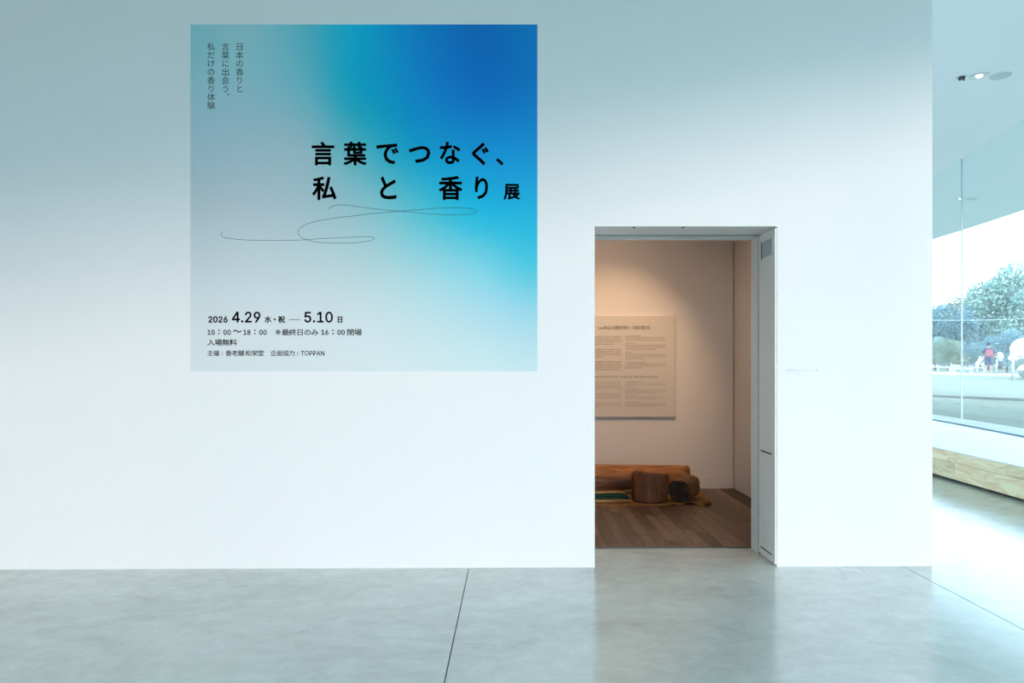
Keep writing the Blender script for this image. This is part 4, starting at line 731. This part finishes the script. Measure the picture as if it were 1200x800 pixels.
# ---------------------------------------------------------------- ceiling downlights
M_rim = mat('lamp_rim', (.62,.66,.67), .4); M_bulb = mat('lamp_glow', (1,1,1), .4, emit=(1,.98,.95), es=9)
def ceil_pt(px, py): d = (H-EYE)*FPX/(HY-py); return (px-HX)*d/FPX, CY+d
def downlight(px, py, r, kind, label, group=None):
    x, y = ceil_pt(px, py)
    bm = bmesh.new(); add_lathe(bm, [(r,0),(r,-.006),(r*.9,-.010),(r*.86,-.003),(r*.5,-.002)], 32); t_ = obj('ceiling_downlight', bm, M_rim, None, smooth=False, loc=(x,y,H))
    tag(t_, label, 'ceiling light', group)
    if kind == 'lit':
        bm = bmesh.new(); add_lathe(bm, [(r*.3,-.004),(r*.3,-.012),(r*.1,-.016)], 20); obj('lamp', bm, M_bulb, t_)
    elif kind == 'dark':
        bm = bmesh.new(); add_lathe(bm, [(r*.62,-.004),(r*.62,-.03),(r*.5,-.032)], 20); obj('lens', bm, mat('dark_lens', (.05,.05,.04), .3), t_)
        for q in (-1,1):
            bm = bmesh.new(); add_lathe(bm, [(r*.16,-.03),(r*.16,-.045)], 10, (q*r*.45,0,0)); obj('sensor_eye', bm, M_dark, t_)
    else:
        bm = bmesh.new(); add_lathe(bm, [(r*.3,-.003),(r*.3,-.009)], 20); obj('speaker_boss', bm, M_rim, t_)
downlight(1127, 89.8, .055, 'dark', 'small dark sensor fitting leftmost of three on the ceiling')
downlight(1147.5, 88.8, .105, 'lit', 'round adjustable ceiling light with a lit lamp between the sensor and the flat disc')
downlight(1172.5, 88.8, .112, 'flat', 'flat pale round disc on the ceiling right of the lit lamp')
downlight(1125.5, 232.6, .10, 'lit', 'far ceiling light glowing under the eave')
downlight(1139, 232.8, .11, 'flat', 'far flat disc under the eave beside the glowing light')

# ---------------------------------------------------------------- floor hatch
M_slot = mat('slot_grey', (.16,.19,.19), .7)  # grey strips that draw the gaps round the cover
fh = empty('floor_outlet_cover', (0,0,0)); tag(fh, 'flush concrete floor outlet cover outlined by thin gaps near the wall', 'floor cover')
def fpt(px, py): d = EYE*FPX/(py-HY); return Vector(((px-HX)*d/FPX, CY+d))
def fline(a, b, wd, name, m, par):
    a = fpt(*a); b = fpt(*b); d = (b-a).normalized(); n = Vector((-d.y, d.x))*wd
    bm = bmesh.new(); add_prism(bm, [a+n, b+n, b-n, a-n], lambda x,y: fz(x)-.001, lambda x,y: fz(x)+.0006); return obj(name, bm, m, par)
fline((979.5,666.5),(988.5,672.5), .0018, 'gap_line', M_slot, fh); fline((1003.8,665.5),(1014.5,672.3), .0018, 'gap_line', M_slot, fh)
fline((988.5,666.2),(995,666.2), .0016, 'gap_line', M_slot, fh); fline((998,672.4),(1003.5,672.4), .0016, 'gap_line', M_slot, fh)
a_, b_, c_, d_ = fpt(980.5,666.6), fpt(989.5,672.3), fpt(1013.4,672.1), fpt(1003.8,665.9)
bm = bmesh.new(); add_prism(bm, [a_,b_,c_,d_], lambda x,y: fz(x)-.001, lambda x,y: fz(x)+.0003); obj('cover_plate', bm, M_conc, fh)

# ---------------------------------------------------------------- outside
def gz(y):  # lawn rises gently away from the building
    d = y-CY
    return .30+.0165*max(0, min(d, 47)-12.5) if d > 12.5 else .30
M_grass = mat('lawn_grass', (.15,.25,.12), .9, spec=.1)
noise_col(M_grass, (.175,.205,.145), (.26,.28,.205), (1,.35,1), .22, 8, .35, .65, .7, 'Object', .5); add_bump(M_grass, 30, .4, .05)
bm = bmesh.new(); nx, ny = 44, 60; G = []
for j in range(ny+1):
    row = []
    for i in range(nx+1):
        y = -110+250*j/ny; x = -95+230*i/nx
        r = math.hypot(x-CX0, y-CYY)
        row.append(bm.verts.new((x, y, gz(y) if r > RG+.3 else -.6)))
    G.append(row)
for j in range(ny):
    for i in range(nx):
        q = (G[j][i], G[j][i+1], G[j+1][i+1], G[j+1][i])
        if any(math.hypot(v.co.x-CX0, v.co.y-CYY) > RG-4 for v in q): bm.faces.new(q)
ln = obj('lawn', bm, M_grass); ln['kind'] = 'structure'; ln['label'] = 'wide mown lawn outside the glass'
# paved apron below the roof edge
M_pave = mat('pale_paving', (.42,.44,.42), .8); noise_col(M_pave, (.36,.38,.36), (.5,.52,.5), (1,1,1), 3)
bm = bmesh.new()
aa = [(-1.15+1.75*i/70) for i in range(71)]
inn = [ang(RG+.03, q) for q in aa]; out = [ang(RG+.9, q) for q in aa]
add_prism(bm, inn+out[::-1], -.2, .335); ap = obj('paved_apron', bm, M_pave); ap['kind'] = 'structure'
# low kerb across the lawn
def gpt(px, py):
    # intersect the pixel ray with the lawn
    d = 12.6
    while d < 200:
        z = EYE-(py-HY)*d/FPX
        if z <= gz(CY+d): break
        d += .05
    return Vector(((px-HX)*d/FPX, CY+d, gz(CY+d)))
M_kerb = mat('dark_kerb', (.12,.17,.17), .8)
a_, b_ = gpt(1085, 464.6), gpt(1215, 470.8)
d_ = (b_-a_).normalized(); n_ = Vector((-d_.y, d_.x, 0))*.05
bm = bmesh.new(); a2 = a_-d_*4; b2 = b_+d_*14
add_prism(bm, [(a2-n_).xy, (b2-n_).xy, (b2+n_).xy, (a2+n_).xy], .2, lambda x,y: gz(y)+.045); struct(obj('trim_kerb', bm, M_kerb), 'thin dark kerb crossing the lawn')
M_path = mat('pale_path', (.44,.45,.44), .8)
a_, b_ = gpt(1080, 438.5), gpt(1220, 441.5); c_, d_ = gpt(1080, 434.5), gpt(1220, 436.5)
def ext(p, q, e): v = (q-p); return q+v.normalized()*e
bm = bmesh.new(); quad = [ext(b_,a_,12), ext(a_,b_,30), ext(c_,d_,36), ext(d_,c_,14)]
add_prism(bm, [p.xy for p in quad], .2, lambda x,y: gz(y)+.04); struct(obj('path', bm, M_path), 'pale path running across the far side of the lawn')

# trees: trunk + crown of many leaves
def leaf_mat(name, c1, c2):
    m = mat(name, c1, 1, spec=0); noise_col(m, c1, c2, (1,1,1), 1.3, 5, .35, .65, .7, 'Object')
    b = bsdf(m); return m
M_lf = [leaf_mat('leaves_green', (.22,.33,.29), (.38,.50,.42)), leaf_mat('leaves_bluegreen', (.20,.32,.34), (.34,.46,.47)), leaf_mat('leaves_yellow', (.21,.29,.22), (.37,.42,.29)), leaf_mat('leaves_dark', (.16,.28,.30), (.28,.40,.40))]
M_bark = mat('bark', (.09,.07,.055), .9)
def crown_mesh(R, Hc, n, seed, ls, m):
    rnd = random.Random(seed); V = []; F = []
    blobs = [(rnd.uniform(-.55,.55)*R, rnd.uniform(-.55,.55)*R, rnd.uniform(-.35,.38)*Hc, rnd.uniform(.38,.6)) for _ in range(11)]+[(0,0,0,.7)]
    for i in range(n):
        bx_, by_, bz_, br = blobs[rnd.randrange(len(blobs))]
        while True:
            p = Vector((rnd.gauss(0,1), rnd.gauss(0,1), rnd.gauss(0,1)))
            if p.length > .01: break
        p.normalize(); rr = rnd.uniform(.55,1.03)
        c = Vector((bx_+p.x*R*br*rr, by_+p.y*R*br*rr, bz_+p.z*Hc*.5*br*1.1*rr))
        u = Vector((rnd.gauss(0,1), rnd.gauss(0,1), rnd.gauss(0,1))).normalized(); v = u.cross(Vector((rnd.gauss(0,1), rnd.gauss(0,1), rnd.gauss(0,1)))).normalized()
        s = ls*rnd.uniform(.6,1.4); n0 = len(V)
        V += [c-u*s, c+v*s*.55, c+u*s, c-v*s*.55]; F.append((n0,n0+1,n0+2,n0+3))
    me = bpy.data.meshes.new('crown'); me.from_pydata(V, [], F); me.materials.append(m); return me
def trunk_mesh(h, r, R, seed):
    rnd = random.Random(seed); bm = bmesh.new()
    add_tube(bm, [(0,0,-.3),(.05,0,h*.4),(0,.05,h)], [r*1.3,r,r*.6], 9)
    for k in range(5):
        a = rnd.uniform(0,2*PI); z = h*rnd.uniform(.55,.95); add_tube(bm, [(0,0,z),(math.cos(a)*R*.3,math.sin(a)*R*.3,z+R*.35),(math.cos(a)*R*.6,math.sin(a)*R*.6,z+R*.6)], [r*.5,r*.3,r*.1], 6)
    bmesh.ops.recalc_face_normals(bm, faces=bm.faces[:]); me = bpy.data.meshes.new('trunk'); bm.to_mesh(me); bm.free(); me.materials.append(M_bark); return me
protos = []
for i, (R, Hc, n, ls, tr_) in enumerate(((3.4,5.6,15000,.12,1.7),(3.0,6.4,15000,.12,1.6),(2.4,3.6,9000,.10,1.2),(3.8,6.0,15000,.13,1.6))):
    protos.append((crown_mesh(R, Hc, n, 11+i, ls, M_lf[i]), trunk_mesh(tr_+Hc*.45, .17, R, 5+i), tr_, Hc, R))
def tree(x, y, kind, sc, rz, label, group=None, zoff=0):
    cm, tm, tr_, Hc, R = protos[kind]
    r = empty('tree', (x, y, gz(y)+zoff), rz); r.scale = (sc,sc,sc)
    a = bpy.data.objects.new('crown', cm); C.objects.link(a); a.parent = r; a.location = (0,0,tr_+Hc*.42); a['kind'] = 'stuff'
    b = bpy.data.objects.new('trunk', tm); C.objects.link(b); b.parent = r
    tag(r, label, 'tree', group); return r
def tree_px(px, topy, d, kind, rz, label):
    cm, tm, tr_, Hc, R = protos[kind]; y = CY+d; x = (px-HX)*d/FPX
    top = EYE+(HY-topy)*d/FPX-gz(y); tree(x, y, kind, top/(tr_+Hc*.95), rz, label)
tree_px(1196, 312, 52, 0, .3, 'tall full green tree at the photo right edge beyond the lawn')
tree_px(1172, 338, 62, 3, 1.3, 'broad dark green tree left of the tallest tree')
tree_px(1147, 352, 70, 2, 2.1, 'small yellow green tree in the middle beyond the path')
tree_px(1128, 360, 60, 1, .8, 'blue green tree just right of the glass joint beyond the path')
tree_px(1106, 364, 84, 0, 2.9, 'green tree just left of the glass joint beyond the path')
tree_px(1085, 362, 58, 3, .1, 'dark tree partly hidden by the wall edge beyond the path')
tree_px(1222, 300, 74, 1, 1.9, 'tall blue green tree cut by the photo right edge')
tree_px(1112, 398, 48, 2, 2.5, 'low yellow leaved tree under the green one left of the glass joint')
tree_px(1134, 402, 50, 3, 2.0, 'low dark bush right of the glass joint behind the path')
tree_px(1180, 388, 43, 3, .6, 'low dark bush behind the horn shaped tubes')
tree_px(1158, 394, 54, 1, 1.6, 'low blue green bush behind the person')
tree_px(1096, 392, 53, 1, 2.6, 'low blue green bush beside the wall edge')
# wood round the rest of the site: one mass of foliage that bounds the low sky
rnd = random.Random(3); V = []; F = []
for i in range(44):
    a = -2.15+i*(2.15-.10)/43; rr = 105+rnd.uniform(-3,3); bx0, by0 = CX0+rr*math.cos(a), CYY+rr*math.sin(a)
    for k in range(700):
        p = Vector((rnd.gauss(0,1), rnd.gauss(0,1), rnd.gauss(0,1))).normalized()*rnd.uniform(.75,1.05)
        c = Vector((bx0+p.x*4.2, by0+p.y*3.2, 1.0+2.2+p.z*(2.6+.4*math.sin(i*2.3))))
        u = Vector((rnd.gauss(0,1), rnd.gauss(0,1), rnd.gauss(0,1))).normalized(); v = u.orthogonal().normalized(); q = rnd.uniform(.35,.7); n0 = len(V)
        V += [c-u*q, c+v*q*.6, c+u*q, c-v*q*.6]; F.append((n0,n0+1,n0+2,n0+3))
me = bpy.data.meshes.new('treeline'); me.from_pydata(V, [], F); me.materials.append(M_lf[0])
tl = bpy.data.objects.new('treeline', me); C.objects.link(tl); tag(tl, 'belt of green trees round the rest of the lawn outside the frame', 'woods', None, 'stuff')

# distant building behind the trees
M_brick = mat('pinkish_roof', (.42,.34,.36), .8); M_bw = mat('grey_building', (.45,.46,.48), .8); M_win = mat('dark_pane', (.08,.11,.13), .2)
d = 102; xa, xb = (1070-HX)*d/FPX, (1140-HX)*d/FPX; zt_ = EYE+(HY-354)*d/FPX
bd = empty('distant_building', ((xa+xb)/2, CY+d, 0)); bd.location = (0,0,0); tag(bd, 'low long building with a pinkish roof behind the trees at the wall edge', 'building')
box('wall', xa, xb, CY+d, CY+d+8, .5, zt_-1.2, M_bw, bd)
bm = bmesh.new(); v = add_box(bm, xa-.4, xb+.4, CY+d-.5, CY+d+8.5, zt_-1.2, zt_)
for k_ in (4,5): v[k_].co.y += 2.5
for k_ in (6,7): v[k_].co.y -= 2.5
obj('roof', bm, M_brick, bd)
for k_ in range(3): box('window', xa+.8+k_*2.1, xa+2.0+k_*2.1, CY+d-.03, CY+d+.01, 3.2, 4.8, M_win, bd)

# low white rail and bollard by the path
M_wh = mat('white_metal_paint', (.50,.52,.53), .35)
def gp(px, d): return Vector(((px-HX)*d/FPX, CY+d, gz(CY+d)))
rl = empty('low_rail', (0,0,0)); tag(rl, 'low white rail beside the path left of the person', 'rail')
d = 41; z0 = gz(CY+d)
zt1 = EYE-(429.6-HY)*d/FPX; 
x0r, x1r = gp(1086,d).x, gp(1153,d).x
bm = bmesh.new(); add_tube(bm, [(x0r,CY+d,zt1),(x1r,CY+d,zt1-.06)], .03, 8); obj('rail_bar', bm, M_wh, rl)
for k_ in range(6):
    xx = x0r+(x1r-x0r)*k_/5; bm = bmesh.new(); add_tube(bm, [(xx,CY+d,z0-.05),(xx,CY+d,zt1-.01*k_)], .03, 8); obj('post', bm, M_wh, rl)
p_ = gp(1115, 36); bm = bmesh.new(); add_lathe(bm, [(.07,0),(.07,.05),(.05,.06),(.05,.42),(.03,.45),(.0,.46)], 16, caps=False); bo = obj('bollard', bm, M_wh, None, smooth=True, loc=p_)
tag(bo, 'slim white bollard on the lawn left of the glass joint', 'bollard')
bm = bmesh.new(); p_ = gp(1126, 40)
add_box(bm, -.6,.6,-.2,.2,.25,.33); add_box(bm,-.5,-.4,-.15,.15,0,.25); add_box(bm,.4,.5,-.15,.15,0,.25)
tag(obj('low_bench', bm, M_wh, None, bevel=.01, loc=p_), 'small pale bench beside the path at the glass joint', 'bench')

# speaking-tube sculptures: white horns on posts
M_horn = mat('polished_horn', (.84,.86,.88), .12, metal=.75)
def horn(px, d, h, r, lean, label, face=0, bend=False):
    o = empty('listening_tube', gp(px, d)); tag(o, label, 'sculpture', None)
    bm = bmesh.new()
    if bend: add_tube(bm, [(0,0,-.05),(0,0,h*.45),(.04,0,h*.62),(.15,0,h*.78),(.32,0,h*.92)], .10, 14)
    else: add_tube(bm, [(0,0,-.05),(0,0,h-r*.9),(lean*.12,0,h-r*.35)], .055, 12)
    obj('tube', bm, M_wh, o, smooth=True)
    cx, cz = (.36,h*.95) if bend else (lean*.2, h)
    a = Vector((math.sin(face), -math.cos(face), .10)).normalized(); c = Vector((cx,0,cz))
    bm = bmesh.new(); pts = [c-a*.22, c-a*.12, c-a*.05, c]; add_tube(bm, pts, [.055,r*.45,r*.8,r], 28, caps=False)
    if True:
        pts = [c, c-a*.04, c-a*.10]; add_tube(bm, pts, [r,r*.72,r*.3], 28)
    obj('horn_mouth', bm, M_horn, o, smooth=True)
d = 38.5
hh = lambda cy, d: EYE-(cy-HY)*d/FPX-gz(CY+d)
horn(1145.0, 40.5, hh(417.5,40.5), .09, 0, 'bent white listening tube left of the person', 1.2, True)
horn(1168, d, hh(417.7,d), .26, 1, 'white horn shaped tube on a post just right of the person', .35)
horn(1187, 31, hh(420.5,31), .20, 0, 'white horn shaped tube on a post beside the mirror spheres', -.2)

# cluster of mirror-polished spheres
M_mir = mat('mirror_steel', (.60,.63,.68), .03, metal=1)
sc_ = empty('sphere_sculpture', gp(1204, 33)); tag(sc_, 'cluster of mirror polished spheres on the lawn at the right edge', 'sculpture')
for (dx, dy, dz, r) in ((0,0,.98,.70),(.75,.2,.60,.62),(-.18,-.30,.42,.42),(.35,.65,1.35,.60),(1.1,-.2,1.25,.55),(.55,-.45,.40,.42),(.9,.5,1.8,.5)):
    bm = bmesh.new(); bmesh.ops.create_icosphere(bm, subdivisions=4, radius=r, matrix=Matrix.Translation((dx,dy,dz))); obj('sphere', bm, M_mir, sc_, smooth=True)

# overhead wire
pa, pb = P(1040, 46, None, 374.5), P(1260, 46, None, 371)  # thin pale grey tube strung between two end poles
wr = empty('pale_strand', (0,0,0)); tag(wr, 'thin pale wire stretched across in front of the far trees', 'strand')
bm = bmesh.new(); add_tube(bm, [pa.lerp(pb, i/12)+Vector((0,0,-.12*math.sin(PI*i/12))) for i in range(13)], .018, 6); obj('strand_tube', bm, mat('strand_grey', (.5,.58,.6), .6), wr)
for q in (pa, pb): bm = bmesh.new(); add_tube(bm, [(q.x,q.y,gz(q.y)-.1),(q.x,q.y,q.z+.2)], .06, 10); obj('pole', bm, M_wh, wr)

# ---------------------------------------------------------------- the person walking outside
def person():
    base = gp(1158.2, 38.4); o = empty('person', base, math.radians(160))
    tag(o, 'person in a dark top and shorts with a red bag standing by the path', 'person')
    J = {'pel':(0,0,.93,.135,.10),'wst':(0,0,1.08,.125,.095),'chest':(0,.01,1.30,.165,.115),'neck':(0,.01,1.47,.06,.06),'hd1':(0,-.005,1.56,.075,.085),'hd2':(0,-.01,1.66,.085,.10),'hd3':(0,0,1.735,.05,.06)}
    for s, n in ((-1,'l'),(1,'r')):
        J['sh'+n] = (s*.17,.01,1.40,.06,.06); J['el'+n] = (s*.29,.03,1.15,.045,.045); J['wr'+n] = (s*.24,-.08,.93,.03,.03)
        J['hd_'+n] = (s*.235,-.11,.86,.035,.022)
        J['hp'+n] = (s*.09,0,.88,.09,.09); J['kn'+n] = (s*.11,-.03*s,.50,.06,.06); J['an'+n] = (s*.12,.03,.09,.04,.04); J['to'+n] = (s*.13,-.11,.035,.04,.03)
    E = [('pel','wst'),('wst','chest'),('chest','neck'),('neck','hd1'),('hd1','hd2'),('hd2','hd3')]
    for n in 'lr': E += [('chest','sh'+n),('sh'+n,'el'+n),('el'+n,'wr'+n),('wr'+n,'hd_'+n),('pel','hp'+n),('hp'+n,'kn'+n),('kn'+n,'an'+n),('an'+n,'to'+n)]
    def skin(name, keys, edges, m, grow=0, parent=o, root='pel'):
        ks = list(keys); me = bpy.data.meshes.new(name); me.from_pydata([J[k][:3] for k in ks], [(ks.index(a), ks.index(b)) for a, b in edges], [])
        q = bpy.data.objects.new(name, me); C.objects.link(q); q.parent = parent
        sm = q.modifiers.new('skin', 'SKIN'); sm.use_smooth_shade = True
        for i, k in enumerate(ks):
            sv = me.skin_vertices[0].data[i]; sv.radius = (J[k][3]+grow, J[k][4]+grow); sv.use_root = (k == root)
        ss = q.modifiers.new('sub', 'SUBSURF'); ss.levels = 1; ss.render_levels = 2
        me.materials.append(m); return q
    M_skin = mat('skin', (.42,.27,.20), .6); M_top = mat('navy_top', (.03,.05,.10), .8); M_sh = mat('navy_shorts', (.04,.06,.12), .8); M_bag = mat('red_bag', (.40,.10,.12), .7); M_hair = mat('black_hair', (.015,.012,.012), .6)
    skin('body', J.keys(), E, M_skin)
    skin('shirt', ['wst','chest','shl','shr','ell','elr','neck'], [('wst','chest'),('chest','shl'),('shl','ell'),('chest','shr'),('shr','elr'),('chest','neck')], M_top, .016, root='chest')
    skin('shorts', ['wst','pel','hpl','hpr','knl','knr'], [('wst','pel'),('pel','hpl'),('hpl','knl'),('pel','hpr'),('hpr','knr')], M_sh, .018)
    bm = bmesh.new(); bmesh.ops.create_uvsphere(bm, u_segments=18, v_segments=12, radius=1, matrix=Matrix.Translation((0,.015,1.685))@Matrix.Diagonal((.098,.112,.105,1)))
    bmesh.ops.delete(bm, geom=[v for v in bm.verts if v.co.z < 1.64 and v.co.y < .02], context='VERTS'); obj('hair', bm, M_hair, o, smooth=True)
    for s in (-1,1):
        bm = bmesh.new(); bmesh.ops.create_uvsphere(bm, u_segments=8, v_segments=6, radius=.012, matrix=Matrix.Translation((s*.033,-.105,1.645))); obj('eye', bm, M_hair, o, smooth=True)
        bm = bmesh.new(); add_box(bm, s*.12-.045, s*.12+.045, -.15, .06, 0, .07); obj('shoe', bm, M_wh, o, bevel=.015)
        for f in range(4):
            bm = bmesh.new(); x0 = s*.235; add_tube(bm, [(x0,-.125+f*.016,.86),(x0-s*.006,-.127+f*.017,.82),(x0-s*.014,-.122+f*.016,.79)], [.009,.009,.007], 6); obj('finger', bm, M_skin, o, smooth=True)
        bm = bmesh.new(); add_tube(bm, [(s*.225,-.135,.885),(s*.215,-.155,.85)], [.010,.008], 6); obj('thumb', bm, M_skin, o, smooth=True)
    bm = bmesh.new(); add_box(bm, -.17,.17,.13,.27,1.02,1.38); b = obj('bag', bm, M_bag, o, bevel=.04); tag(b, 'red bag worn on the back')
    for s in (-1,1): bm = bmesh.new(); add_tube(bm, [(s*.12,.15,1.36),(s*.12,.0,1.47),(s*.12,-.13,1.35),(s*.13,-.10,1.12),(s*.14,.13,1.06)], .014, 6); obj('strap', bm, M_bag, b)
    return o
person()
